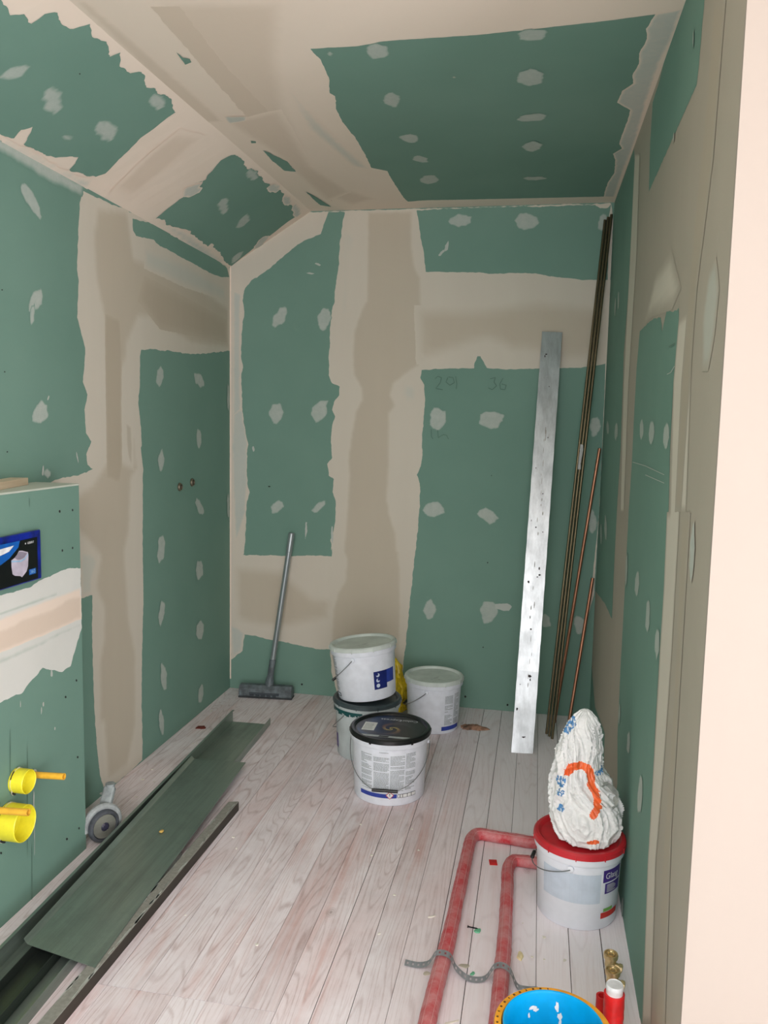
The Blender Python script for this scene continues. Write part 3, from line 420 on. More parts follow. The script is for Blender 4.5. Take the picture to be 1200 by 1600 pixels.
  ('LG',0.004,0.006,((-0.285,2.5242),(-0.2859,2.527),(-0.2898,2.5309),(-0.2924,2.5305),(-0.2964,2.5283),(-0.2985,2.5264),(-0.2993,2.5218),(-0.2984,2.5181),(-0.2948,2.5148),(-0.2911,2.5135),(-0.287,2.5157),(-0.2851,2.5194))),
  ('WG',0.004,0.006,((-0.6097,2.3179),(-0.6124,2.3266),(-0.6155,2.3278),(-0.6223,2.3235),(-0.6245,2.3147),(-0.6261,2.3092),(-0.6235,2.3014),(-0.621,2.2982),(-0.6153,2.2965),(-0.6114,2.2968),(-0.6089,2.3081),(-0.607,2.3128))),
  ('G',0.002,0,((-1.0959,2.9895),(-1.0782,2.9992),(-1.0845,3.0168),(-1.1026,3.018))),
  ('G',0.002,0,((-1.0898,3.1036),(-1.0742,3.1333),(-1.0374,3.2622),(-1.0446,3.3952),(-1.0872,3.3758),(-1.095,3.2333))),
  ('G',0.002,0,((-1.0929,3.7028),(-1.072,3.79),(-1.0476,3.993),(-1.0942,3.9558))),
  ('G',0.002,0,((-1.0352,2.2737),(-1.0206,2.2844),(-1.0243,2.3055),(-1.0483,2.3196),(-1.0386,2.2355))),
  ('WC',0.002,0.01,((-1.0978,2.7352),(-1.0216,2.7459),(-1.0359,2.7843),(-1.1086,2.806))),
 ],
 'right': [
  ('G',0.002,0,((2.1489,2.4671),(2.2486,2.52),(1.8923,2.3808),(1.8901,2.342),(1.8991,2.2957),(1.911,2.2239),(1.9241,2.187),(2.0732,2.1851),(2.3129,2.1838),(2.7058,2.1778),(2.7404,2.3313),(2.7312,2.4513),(2.5836,2.4585),(2.4566,2.4917),(2.3791,2.5065))),
  ('G',0.002,0,((4.077,2.4999),(3.2489,2.4802),(3.2028,2.4261),(3.1872,2.1958),(3.1834,1.966),(3.2412,1.7383),(3.1738,1.3769),(3.1945,1.1326),(3.1907,0.8854),(3.1661,0.7217),(3.519,0.7079),(4.077,0.6492),(4.077,0.6265),(4.077,1.3504))),
  ('G',0.002,0,((4.077,0.267),(3.9781,0.2349),(3.7443,0.1712),(3.2261,0.2468),(3.1647,0.0488),(3.1491,0),(3.7534,0),(4.077,0))),
  ('G',0.002,0,((2.7473,1.76),(2.5513,1.7611),(2.4122,1.7573),(2.2778,1.7426),(2.2395,1.7027),(2.1804,1.7474),(2.0684,1.7283),(1.9903,1.7263),(1.9804,1.6985),(1.9857,1.6271),(2.0052,1.5554),(2.0014,1.4813),(1.9975,1.4068),(1.9664,1.2593),(1.9897,1.2569),(1.9775,1.1598),(1.9681,1.07),(1.9743,0.914),(1.9758,0.7559),(1.9677,0.5991),(1.9696,0.3943),(1.9331,0.1684),(1.9106,0.018),(1.9547,0),(2.4738,0),(2.9097,0),(2.8112,0.0451),(2.6962,0.2721),(2.7714,0.409),(2.7877,0.6504),(2.7836,0.8505),(2.7896,1.0669),(2.7926,1.1741),(2.7736,1.3346),(2.7827,1.4913),(2.7825,1.6464))),
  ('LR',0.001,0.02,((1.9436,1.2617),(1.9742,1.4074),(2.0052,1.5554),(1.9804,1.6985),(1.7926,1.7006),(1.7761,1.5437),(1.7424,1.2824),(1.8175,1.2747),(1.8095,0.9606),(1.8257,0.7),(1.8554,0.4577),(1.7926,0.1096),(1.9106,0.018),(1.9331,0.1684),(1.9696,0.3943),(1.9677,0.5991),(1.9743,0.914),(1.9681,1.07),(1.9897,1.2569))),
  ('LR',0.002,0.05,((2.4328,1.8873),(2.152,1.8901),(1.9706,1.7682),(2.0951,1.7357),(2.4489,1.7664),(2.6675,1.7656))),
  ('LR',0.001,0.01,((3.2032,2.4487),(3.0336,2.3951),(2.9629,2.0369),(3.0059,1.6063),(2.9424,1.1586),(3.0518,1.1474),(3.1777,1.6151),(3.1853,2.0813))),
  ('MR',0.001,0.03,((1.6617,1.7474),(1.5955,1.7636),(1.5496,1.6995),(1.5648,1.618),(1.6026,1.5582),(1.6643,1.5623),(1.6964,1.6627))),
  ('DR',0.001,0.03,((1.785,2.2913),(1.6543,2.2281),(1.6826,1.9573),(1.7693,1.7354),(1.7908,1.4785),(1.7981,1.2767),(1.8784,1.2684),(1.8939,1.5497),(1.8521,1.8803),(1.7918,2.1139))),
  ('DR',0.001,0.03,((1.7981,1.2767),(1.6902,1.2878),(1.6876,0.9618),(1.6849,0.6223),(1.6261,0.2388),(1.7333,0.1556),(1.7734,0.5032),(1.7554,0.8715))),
  ('WG',0.0015,0.004,((2.5071,1.4466),(2.5133,1.4307),(2.5317,1.4221),(2.5533,1.4142),(2.5789,1.4205),(2.5986,1.4322),(2.6018,1.4451),(2.6096,1.4649),(2.5893,1.4774),(2.558,1.4815),(2.5429,1.4766),(2.5237,1.4651))),
  ('WG',0.0015,0.004,((2.2711,1.4417),(2.2831,1.4225),(2.2993,1.4145),(2.3173,1.4067),(2.3429,1.4068),(2.3731,1.4163),(2.3883,1.436),(2.3784,1.462),(2.3634,1.4705),(2.3327,1.4757),(2.3059,1.4688),(2.2822,1.4598))),
  ('WG',0.0015,0.004,((2.012,1.4299),(2.0263,1.4195),(2.0349,1.4073),(2.055,1.4),(2.0744,1.4021),(2.1096,1.4153),(2.1129,1.4343),(2.1099,1.4533),(2.0842,1.4613),(2.0669,1.4698),(2.0419,1.4629),(2.0229,1.4529))),
  ('WG',0.0015,0.004,((3.3103,1.4313),(3.3257,1.4126),(3.3527,1.4126),(3.3798,1.3966),(3.4191,1.4053),(3.4423,1.4146),(3.4531,1.4322),(3.4428,1.4522),(3.4337,1.4644),(3.4029,1.474),(3.3529,1.4704),(3.3239,1.4535))),
  ('WG',0.0015,0.004,((3.7371,1.4536),(3.7254,1.4342),(3.7503,1.4219),(3.7921,1.4252),(3.8192,1.4221),(3.8595,1.4382),(3.8791,1.4507),(3.8806,1.4702),(3.8555,1.4845),(3.8294,1.4837),(3.7925,1.4785),(3.7641,1.4688))),
  ('WG',0.0015,0.004,((2.4101,1.0013),(2.4229,0.9847),(2.4349,0.9669),(2.4548,0.9564),(2.4853,0.9585),(2.5129,0.9631),(2.5129,0.9868),(2.5143,1.0024),(2.4936,1.0204),(2.4715,1.0323),(2.4392,1.0374),(2.4236,1.0228))),
  ('WG',0.0015,0.004,((2.1664,0.9654),(2.1607,0.9463),(2.174,0.9272),(2.194,0.9142),(2.2173,0.9156),(2.2401,0.9182),(2.2396,0.9458),(2.2383,0.9741),(2.2337,0.9923),(2.2052,1.0014),(2.1863,1.0023),(2.1663,0.9862))),
  ('WG',0.0015,0.004,((1.9819,0.9417),(1.9755,0.9251),(1.99,0.9124),(2.0137,0.8902),(2.0286,0.9031),(2.0512,0.9053),(2.0563,0.9262),(2.0543,0.9438),(2.0372,0.9656),(2.0235,0.9678),(1.995,0.9713),(1.9869,0.9543))),
  ('WG',0.0015,0.004,((3.5765,1.0217),(3.5733,0.998),(3.5794,0.9687),(3.6158,0.9668),(3.6467,0.9711),(3.6798,0.9849),(3.7215,1.0058),(3.7124,1.0378),(3.7106,1.0647),(3.6817,1.0734),(3.6334,1.0538),(3.604,1.0456))),
  ('WG',0.0015,0.004,((2.1126,0.5035),(2.1165,0.4707),(2.1279,0.4488),(2.1498,0.4376),(2.1753,0.4248),(2.1932,0.4292),(2.2025,0.463),(2.1919,0.4988),(2.184,0.5194),(2.1679,0.5349),(2.1385,0.5426),(2.1253,0.5327))),
  ('WG',0.0015,0.004,((2.4183,0.5267),(2.4196,0.5057),(2.4298,0.4848),(2.449,0.4768),(2.4677,0.4727),(2.494,0.4758),(2.4899,0.4968),(2.4927,0.5211),(2.4796,0.5319),(2.4617,0.5451),(2.4448,0.5517),(2.4312,0.5415))),
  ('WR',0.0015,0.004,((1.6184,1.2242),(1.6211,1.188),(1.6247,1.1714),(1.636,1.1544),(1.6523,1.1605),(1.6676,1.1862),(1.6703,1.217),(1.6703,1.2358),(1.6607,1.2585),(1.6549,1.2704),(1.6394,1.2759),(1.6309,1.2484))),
  ('WG',0.0015,0.004,((3.5367,1.9737),(3.5364,1.9497),(3.5505,1.9381),(3.5681,1.9414),(3.5911,1.9459),(3.597,1.9604),(3.6133,1.9865),(3.6151,2.0103),(3.6068,2.0225),(3.5842,2.0161),(3.5608,2.0118),(3.551,1.9946))),
  ('WG',0.0015,0.004,((3.6879,1.9693),(3.6921,1.949),(3.6953,1.9289),(3.715,1.9345),(3.7263,1.9377),(3.7445,1.9511),(3.7531,1.9776),(3.7488,1.9945),(3.7358,2.006),(3.7286,2.0178),(3.7053,2.0067),(3.6888,1.9834))),
  ('WG',0.0015,0.004,((3.8137,0.9627),(3.8139,0.947),(3.8202,0.9217),(3.8313,0.9128),(3.8792,0.9144),(3.9025,0.9291),(3.9258,0.9523),(3.9365,0.9754),(3.9224,0.9986),(3.8977,1.0078),(3.8709,1.0036),(3.8403,0.9866))),
  ('WG',0.0015,0.004,((2.7212,0.9958),(2.722,0.9605),(2.7273,0.9486),(2.7411,0.9278),(2.755,0.9366),(2.7675,0.9526),(2.7802,0.9861),(2.7799,1.0124),(2.7732,1.0272),(2.7582,1.0358),(2.746,1.045),(2.7301,1.015))),
  ('WG',0.0015,0.004,((2.7033,0.509),(2.7065,0.4954),(2.7124,0.4716),(2.7221,0.4651),(2.7412,0.4685),(2.7518,0.4798),(2.7585,0.4946),(2.7527,0.5095),(2.7503,0.5329),(2.7347,0.5359),(2.7212,0.5331),(2.7106,0.5259))),
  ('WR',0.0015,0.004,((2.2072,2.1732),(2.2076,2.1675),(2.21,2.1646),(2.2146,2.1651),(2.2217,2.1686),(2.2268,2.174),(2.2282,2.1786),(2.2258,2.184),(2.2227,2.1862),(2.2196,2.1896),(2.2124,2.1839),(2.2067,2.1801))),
  ('WG',0.0015,0.004,((1.9869,2.3109),(1.9865,2.2971),(1.9875,2.2886),(1.9927,2.2934),(1.9967,2.296),(2.0019,2.3039),(2.0056,2.3201),(2.0058,2.3295),(2.0016,2.3315),(1.9979,2.3326),(1.9944,2.3305),(1.9899,2.3199))),
  ('WG',0.0015,0.004,((2.3617,0.0316),(2.3645,0.0158),(2.3748,0),(2.3859,0),(2.4007,0),(2.4171,0),(2.4245,0),(2.4215,0.0176),(2.408,0.036),(2.4002,0.0506),(2.3799,0.0626),(2.365,0.054))),
  ('P',0,0,((2.0886,1.6476),(2.0039,1.6484),(2.0107,1.6505),(2.096,1.6498))),
  ('WW',0,0,((2.0952,1.5824),(2.0368,1.5832),(2.0417,1.5849),(2.1004,1.5841))),
  ('WW',0,0,((2.0349,1.5834),(1.9836,1.5946),(1.9919,1.596),(2.0436,1.5847))),
  ('WW',0,0,((2.733,1.3417),(2.411,1.3445),(2.4077,1.3464),(2.7288,1.3438))),
  ('WW',0,0,((2.412,1.3445),(2.0485,1.3402),(2.0448,1.3418),(2.4068,1.3464))),
  ('WW',0,0,((2.401,1.3196),(2.0409,1.3206),(2.0375,1.3222),(2.3962,1.3216))),
 ],
 'box': [
  ('HH',0.003,0,((1.3726,0.9735),(1.8078,0.9652),(1.9761,0.9556),(2.0415,0.9533),(2.1211,0.9513),(2.1528,0.9613),(2.218,0.9656),(2.2868,0.9735),(2.3284,0.9731),(2.38,0.9626),(2.38,0.8485),(2.38,0.7648),(2.3361,0.6915),(2.3103,0.6565),(2.2623,0.6499),(2.206,0.6737),(2.1628,0.6934),(2.1248,0.6785),(2.0571,0.6483),(2.0084,0.6518),(1.9616,0.6522),(1.7913,0.6506))),
  ('CH',0.0012,0.012,((1.7276,0.8775),(1.9731,0.8929),(2.0682,0.8958),(2.1715,0.899),(2.2838,0.899),(2.38,0.9015),(2.38,0.7911),(2.2796,0.7902),(2.1668,0.7883),(2.0634,0.7897),(1.9682,0.7892),(1.7223,0.7809))),
  ('EC',0.002,0.012,((1.7267,0.8614),(1.9715,0.86),(2.0276,0.8585),(2.067,0.8678),(2.1487,0.8648),(2.2363,0.865),(2.3068,0.8805),(2.38,0.871),(2.38,0.7952),(2.2797,0.7936),(2.167,0.7929),(2.0636,0.7941),(1.9684,0.794),(1.7229,0.7916))),
  ('TH',0.001,0.006,((1.8036,0.885),(1.9734,0.8983),(2.1188,0.8974),(2.2606,0.9004),(2.375,0.9017),(2.379,0.908),(2.261,0.9104),(2.1193,0.9101),(1.9738,0.9079),(1.8042,0.8961))),
  ('TH',0.002,0.012,((1.7972,0.7626),(1.9677,0.779),(2.1664,0.7785),(2.2793,0.7834),(2.3718,0.7803),(2.3715,0.7711),(2.2788,0.7697),(2.1657,0.7622),(1.9668,0.7609),(1.7966,0.7515))),
  ('K',0,0,((2.2745,1.1593),(2.2732,1.1546),(2.2675,1.1557),(2.2638,1.1596),(2.267,1.1636),(2.2729,1.1633))),
  ('K',0,0,((2.3446,1.1558),(2.3423,1.1524),(2.3375,1.1531),(2.336,1.1571),(2.3377,1.16),(2.342,1.1599))),
  ('K',0,0,((2.2837,1.0347),(2.2806,1.0315),(2.2762,1.0317),(2.2746,1.0365),(2.2771,1.0398),(2.281,1.039))),
  ('K',0,0,((2.34,1.0348),(2.3374,1.0312),(2.3332,1.0323),(2.3311,1.0358),(2.3341,1.0391),(2.3375,1.039))),
  ('K',0,0,((2.346,0.5966),(2.3441,0.5931),(2.3385,0.595),(2.3366,0.5992),(2.3389,0.603),(2.3433,0.6005))),
  ('K',0,0,((2.2833,0.5614),(2.2799,0.5587),(2.2751,0.5608),(2.2725,0.5651),(2.276,0.5674),(2.2801,0.5667))),
  ('K',0,0,((2.3439,0.3368),(2.3412,0.3337),(2.3361,0.3361),(2.3334,0.3408),(2.3365,0.3432),(2.342,0.3406))),
  ('K',0,0,((2.342,0.0917),(2.3397,0.0882),(2.3346,0.0908),(2.3329,0.0954),(2.3353,0.0986),(2.3395,0.0965))),
  ('K',0,0,((2.2728,0.0894),(2.2684,0.088),(2.2638,0.0892),(2.2606,0.0955),(2.2635,0.0985),(2.2703,0.0947))),
  ('K',0,0,((1.9485,0.2167),(1.9456,0.2149),(1.942,0.2174),(1.9388,0.2217),(1.9416,0.2236),(1.9458,0.2215))),
  ('WW',0.001,0,((2.1516,0.564),(2.15,0.5575),(2.1481,0.5523),(2.1467,0.556),(2.1461,0.5667),(2.1474,0.572),(2.1491,0.5763),(2.1512,0.5721))),
  ('WW',0.001,0,((2.2111,0.6616),(2.2101,0.6533),(2.2057,0.652),(2.1997,0.6565),(2.2,0.6638),(2.202,0.6732),(2.2057,0.6745),(2.2093,0.6692))),
  ('WW',0.001,0,((2.1017,0.3007),(2.1002,0.2866),(2.0975,0.2729),(2.0957,0.2858),(2.0956,0.3025),(2.0974,0.3228),(2.1003,0.3339),(2.1025,0.3257))),
  ('WW',0.001,0,((2.2186,0.4824),(2.217,0.479),(2.2149,0.4772),(2.2125,0.4801),(2.2121,0.4846),(2.2133,0.4878),(2.2156,0.4887),(2.2174,0.4867))),
  ('WW',0.001,0,((2.1622,0.5799),(2.1616,0.5744),(2.159,0.5743),(2.1564,0.5755),(2.1553,0.5829),(2.1572,0.5871),(2.1594,0.5874),(2.162,0.5862))),
  ('WW',0.001,0,((2.0995,0.1957),(2.0965,0.1432),(2.0946,0.1287),(2.0944,0.156),(2.0955,0.1972),(2.0991,0.2586),(2.1018,0.2879),(2.1019,0.2609))),
  ('WW',0.001,0,((2.0507,0.6191),(2.0498,0.6107),(2.0484,0.6094),(2.0474,0.6116),(2.0467,0.62),(2.048,0.6288),(2.0493,0.6308),(2.0503,0.6268))),
  ('P',0,0,((2.0704,0.327),(2.064,0.1915),(2.0601,0.1287),(2.0627,0.2125),(2.0679,0.3339),(2.0739,0.4621),(2.0767,0.4978),(2.075,0.4374))),
  ('P',0,0,((1.9978,0.4931),(1.9936,0.4156),(1.9918,0.3979),(1.9917,0.4164),(1.9942,0.4814),(1.9979,0.5497),(2,0.5698),(1.9999,0.5525))),
  ('P',0,0,((2.1184,1.2029),(2.1172,1.1904),(2.1161,1.1876),(2.1154,1.1901),(2.1151,1.2),(2.1162,1.2113),(2.1173,1.2155),(2.1183,1.2122))),
  ('P',0,0,((2.0807,0.0635),(2.077,0),(2.0746,0),(2.078,0.0736),(2.0819,0.1511),(2.0847,0.1887),(2.0845,0.1588))),
 ],
}
# ------------------------------------------------------------------ room geometry (metres)
XL, XR, YB, YF = -1.605, 0.302, 4.077, 1.4793          # left wall, right wall, back wall, end of the right wall
XK = -1.1735                                            # crease between sloping and flat ceiling
XBOX, YBOX, ZBOX = -1.4514, 2.38, 1.2386                # boxed-in cistern
YN = -5.0                                               # where the modelled part of the room ends behind the camera
zk = lambda y: 2.23855 + 0.01225 * (YB - y)
zc = lambda y: 2.50452 - 0.01835 * (YB - y)

# ------------------------------------------------------------------ wall materials
# every filler is thin over what lies under it: the material blends the two by the 'feather' of the trowelled edge
FILL = {  # letter: (colour a, colour b, opacity, grain stretch, patchiness)
    'L': ((218, 211, 196), (210, 202, 187), 1.0, (1, 1, 0.12), 0.0),
    'B': ((193, 182, 162), (203, 193, 175), 0.85, (1, 1, 0.12), 0.0),
    'M': ((200, 205, 196), (190, 198, 188), 0.55, (1, 1, 0.12), 0.2),
    'D': ((180, 168, 147), (187, 175, 155), 0.5, (1, 1, 0.12), 0.1),
    'W': ((184, 194, 186), (202, 206, 198), 0.80, (1, 1, 1), 0.55),
    'H': ((228, 229, 223), (214, 218, 211), 1.0, (1, 1, 1), 0.0),
    'T': ((182, 196, 184), (172, 188, 176), 0.7, (1, 1, 1), 0.2),
    'E': ((224, 207, 189), (218, 200, 181), 0.75, (0.15, 0.15, 1), 0.1),
    'R': ((176, 168, 153), (184, 176, 161), 1.0, (1, 1, 0.12), 0.0),  # right wall filler, its colour darkened for the shade on that wall
    'C': ((244, 229, 213), (236, 219, 202), 1.0, (0.15, 0.15, 1), 0.0),
}
def green_color(k):
    f = k.noise(1.6, 3)
    c = k.ramp(f, [(0.3, (114, 149, 135)), (0.7, (122, 156, 142))])
    h = k.noise(11, 6, 0.7, loc=(3, 1, 2))
    return k.mix(k.math('MULTIPLY', k.ramp(h, [(0.66, (0, 0, 0, 1)), (0.8, (1, 1, 1, 1))]), 0.14), c, (165, 188, 175))
def fill_color(k, letter):
    if letter == 'G': return green_color(k)
    a, b, _, st, _ = FILL[letter]
    c = k.mix(k.noise(9, 5, 0.6, sc=st), a, b)
    return k.mix(k.math('MULTIPLY', k.noise(2.2, 4, 0.6), 0.45), c, tuple(v * 0.95 for v in a))
def wall_mat(code, cache={}):
    if code in cache: return cache[code]
    names = {'G': 'green_plasterboard', 'L': 'pale_filler', 'B': 'beige_filler', 'M': 'grey_green_filler', 'D': 'brown_filler', 'W': 'thin_grey_filler', 'H': 'white_filler', 'T': 'grey_streak', 'R': 'shaded_filler', 'C': 'ceiling_filler', 'E': 'ceiling_beige_filler', 'K': 'screw_hole', 'P': 'pencil'}
    if code == 'K': m = plain('screw_hole', (38, 42, 40), 0.9)
    elif code == 'P': m = plain('pencil', (92, 124, 111), 0.8)
    else:
        k = NT(names[code[0]] + ('' if len(code) == 1 or code[0] == code[1] else '_over_' + names[code[1]]), 0.8, 0, (200, 200, 190), 0.25)
        col = fill_color(k, code[0])
        if len(code) == 2 and code[0] != code[1]:
            al, pt = FILL[code[0]][2], FILL[code[0]][4]
            at = k.n('ShaderNodeAttribute'); at.attribute_name = 'feather'
            n = k.math('MULTIPLY_ADD', k.noise(38, 5, 0.75, loc=(1, 5, 2)), pt); k.t.nodes[n.node.name].inputs[2].default_value = al - pt * 0.5
            col = k.mix(k.math('MULTIPLY', at.outputs['Fac'], n, True), fill_color(k, code[1]), col)
        k.color(col); k.bump(k.noise(35, 5, 0.7), 0.10, 0.001); m = k.m
    cache[code] = m; return m
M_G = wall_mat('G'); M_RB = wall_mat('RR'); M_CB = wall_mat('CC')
def paint(name, a, b):
    k = NT(name, 0.7, 0, a, 0.3); k.color(k.mix(k.noise(9, 5, 0.6, sc=(1, 1, 0.4)), a, b)); k.bump(k.noise(35, 5, 0.7), 0.12, 0.001); return k.m
M_FACE = paint('cream_paint', (170, 160, 150), (167, 156, 146))
M_TOP = paint('dusty_ledge_top', (188, 198, 184), (206, 210, 198))

def wall_obj(name, slab, data, fn, base_mat, extra=(), grid=0.0, start=0.0004):
    """slab(bm) draws the board itself, then the trowelled patches are laid on it"""
    bm = bmesh.new(); layer = bm.verts.layers.float.new('feather'); mats = [base_mat] + list(extra); idx = {}
    slab(bm)
    for v in bm.verts: v[layer] = 1.0
    def slot(code):
        if code not in idx: idx[code] = len(mats); mats.append(wall_mat(code))
        return idx[code]
    patches(bm, layer, data, fn, slot, start=start, grid=grid)
    return obj(name, bm, mats, kind='structure', normals=False)
BASE = 0
def quad(bm, pts, mi):
    bm.faces.new([bm.verts.new(p) for p in pts]).material_index = mi
def slab_box(lo, hi, mi=BASE): return lambda bm: box(bm, lo, hi, mi)

T = 0.08
wall_obj('wall_back', slab_box((XL - T, YB, -0.02), (XR + T, YB + T, 2.62)), PATCHES['back'], lambda a, b, o: (a, YB - o, b), M_G)
wall_obj('wall_left', slab_box((XL - T, YN, -0.02), (XL, YB, 2.4)), PATCHES['left'], lambda a, b, o: (XL + o, a, b), M_G)
def slope_slab(bm):
    up = Vector((-0.03, 0, 0.08)); n = 120; R_ = []
    for i in range(n + 1):
        y = YN + (YB - YN) * i / n; p = [Vector((XL, y, zk(y))), Vector((XK, y, zc(y)))]
        R_.append([bm.verts.new(q) for q in (p[0], p[1], p[1] + up, p[0] + up)])
    for a, c in zip(R_, R_[1:]):
        for k in range(4): bm.faces.new((a[k], c[k], c[(k + 1) % 4], a[(k + 1) % 4])).material_index = BASE
SN = Vector((0.53, 0, -0.85)).normalized()
def slope_fn(y, z, o):
    t = (z - zk(y)) / (zc(y) - zk(y)); return Vector((XL + t * (XK - XL), y, z)) + SN * o
wall_obj('wall_slope', slope_slab, PATCHES['slope'], slope_fn, M_CB, grid=0.05, start=0.0012)
def ceil_slab(bm):
    x1 = 2.2
    p = [(XK, YN, zc(YN)), (XK, YB, zc(YB)), (x1, YB, zc(YB)), (x1, YN, zc(YN))]
    a = [bm.verts.new(q) for q in p]; b = [bm.verts.new(Vector(q) + Vector((0, 0, 0.1))) for q in p]
    for f in ([a[0], a[1], a[2], a[3]], [b[3], b[2], b[1], b[0]], [a[0], b[0], b[1], a[1]], [a[1], b[1], b[2], a[2]], [a[2], b[2], b[3], a[3]], [a[3], b[3], b[0], a[0]]):
        bm.faces.new(f).material_index = BASE
wall_obj('ceiling', ceil_slab, PATCHES['ceil'], lambda a, b, o: (a, b, zc(b) - o), M_CB)
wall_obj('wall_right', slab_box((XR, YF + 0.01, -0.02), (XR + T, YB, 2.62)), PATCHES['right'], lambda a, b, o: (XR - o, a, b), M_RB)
# the end of the right wall, painted cream, turning away to the right
bm = bmesh.new(); box(bm, (XR, YF, -0.02), (2.2, YF + 0.01, 2.62)); obj('wall_entrance', bm, M_FACE, kind='structure')
bm = bmesh.new(); box(bm, (2.2, YN, -0.02), (2.28, YF + 0.01, 2.62)); obj('wall_side_unseen', bm, M_FACE, kind='structure')  # unseen wall, added to keep world light from entering on the right
# boxed-in cistern along the left wall
def ledge(bm):
    box(bm, (XL, YN, -0.01), (XBOX, YBOX, ZBOX - 0.006), 0)
    box(bm, (XL, YN, ZBOX - 0.006), (XBOX + 0.001, YBOX + 0.001, ZBOX), 1, None, 0.0015)
wall_obj('wall_ledge', ledge, PATCHES['box'], lambda a, b, o: (XBOX + o, a, b), M_G, [M_TOP])

# ------------------------------------------------------------------ floor boards
def floor_mat():
    k = NT('whitewashed_floorboards', 0.62, 0, (205, 192, 186), 0.35)
    at = k.n('ShaderNodeAttribute'); at.attribute_name = 'plank'; pl = at.outputs['Fac']
    c = k.n('ShaderNodeTexCoord'); sep = k.n('ShaderNodeSeparateXYZ'); k.l(c.outputs['Object'], sep.inputs[0])
    comb = k.n('ShaderNodeCombineXYZ'); k.l(sep.outputs['X'], comb.inputs['X']); k.l(sep.outputs['Y'], comb.inputs['Y']); k.l(k.math('MULTIPLY', pl, 17.0), comb.inputs['Z'])
    def nz(scale, sc, detail=4, rough=0.6, dist=0.0):
        mp = k.n('ShaderNodeMapping'); mp.inputs['Scale'].default_value = sc; k.l(comb.outputs[0], mp.inputs['Vector'])
        x = k.n('ShaderNodeTexNoise'); x.inputs['Scale'].default_value = scale; x.inputs['Detail'].default_value = detail
        x.inputs['Roughness'].default_value = rough; x.inputs['Distortion'].default_value = dist; k.l(mp.outputs[0], x.inputs['Vector']); return x.outputs['Fac']
    # long cathedral grain: contour lines of a stretched noise
    low = nz(5.0, (1, 0.10, 1), 2, 0.45, 0.2)
    rings = k.math('FRACT', k.math('MULTIPLY', low, 34.0)); rings = k.math('ABSOLUTE', k.math('SUBTRACT', rings, 0.5))
    rings = k.math('MULTIPLY', k.math('SUBTRACT', 0.17, rings), 7.0, True)
    fine = nz(230, (1, 0.03, 1), 3, 0.7)
    wash = nz(7, (1, 0.45, 1), 6, 0.7); pink = nz(2.2, (1, 0.4, 1), 4, 0.6); blot = nz(26, (1, 0.35, 1), 5, 0.75)
    col = k.ramp(wash, [(0.3, (216, 205, 207)), (0.5, (234, 225, 228)), (0.7, (246, 240, 243))])
    pk = k.math('MULTIPLY', k.ramp(pink, [(0.46, (0, 0, 0, 1)), (0.68, (1, 1, 1, 1))]), 0.5)
    col = k.mix(pk, col, (222, 186, 182))
    g1 = k.math('MULTIPLY', rings, k.ramp(blot, [(0.34, (0.10, 0.10, 0.10, 1)), (0.66, (0.52, 0.52, 0.52, 1))]))
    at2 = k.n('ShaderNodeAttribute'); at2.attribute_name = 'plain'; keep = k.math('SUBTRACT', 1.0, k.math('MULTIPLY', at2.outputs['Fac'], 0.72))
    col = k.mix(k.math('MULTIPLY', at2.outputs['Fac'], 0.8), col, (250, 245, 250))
    col = k.mix(k.math('MULTIPLY', g1, keep), col, (160, 128, 122))
    f1 = k.math('MULTIPLY', k.ramp(fine, [(0.52, (0, 0, 0, 1)), (0.68, (1, 1, 1, 1))]), 0.42)
    col = k.mix(k.math('MULTIPLY', f1, keep), col, (182, 156, 152))
    streak = nz(16, (1, 0.05, 1), 4, 0.65)
    st = k.math('MULTIPLY', k.math('MULTIPLY', k.ramp(streak, [(0.54, (0, 0, 0, 1)), (0.70, (1, 1, 1, 1))]), k.ramp(pink, [(0.42, (0.15, 0.15, 0.15, 1)), (0.6, (0.75, 0.75, 0.75, 1))])), keep)
    col = k.mix(st, col, (206, 156, 146))
    # knots
    vo = k.n('ShaderNodeTexVoronoi'); vo.inputs['Scale'].default_value = 4.0; mp = k.n('ShaderNodeMapping'); mp.inputs['Scale'].default_value = (1.5, 0.8, 1)
    k.l(comb.outputs[0], mp.inputs['Vector']); k.l(mp.outputs[0], vo.inputs['Vector'])
    d = vo.outputs['Distance']
    kn = k.ramp(d, [(0.022, (1, 1, 1, 1)), (0.042, (0.2, 0.2, 0.2, 1)), (0.056, (0.6, 0.6, 0.6, 1)), (0.066, (0.1, 0.1, 0.1, 1)), (0.080, (0.35, 0.35, 0.35, 1)), (0.092, (0, 0, 0, 1))])
    col = k.mix(k.math('MULTIPLY', kn, 0.68), col, (132, 108, 102))
    # dust and trodden plaster
    du = k.noise(3.1, 6, 0.7, loc=(7, 3, 0)); col = k.mix(k.math('MULTIPLY', k.ramp(du, [(0.45, (0, 0, 0, 1)), (0.72, (1, 1, 1, 1))]), 0.55), col, (244, 240, 244))
    var = k.math('MULTIPLY_ADD', pl, 0.12); k.t.nodes[var.node.name].inputs[2].default_value = 0.92
    hs = k.n('ShaderNodeHueSaturation'); k.l(var, hs.inputs['Value']); k.l(col, hs.inputs['Color']); k.color(hs.outputs[0])
    k.bump(k.math('ADD', fine, blot), 0.15, 0.0012); return k.m
M_FLOOR = floor_mat(); M_GAP = plain('board_gap', (62, 46, 42), 0.9, var=0.2)
bm = bmesh.new(); lay = bm.verts.layers.float.new('plank'); lay2 = bm.verts.layers.float.new('plain')
box(bm, (XL - 0.05, YN, -0.05), (2.2, YB + 0.02, -0.004), 1)
W = 0.0903; rr = random.Random(3)
i0 = int((XL - 0.0485) / W) - 1; i = i0
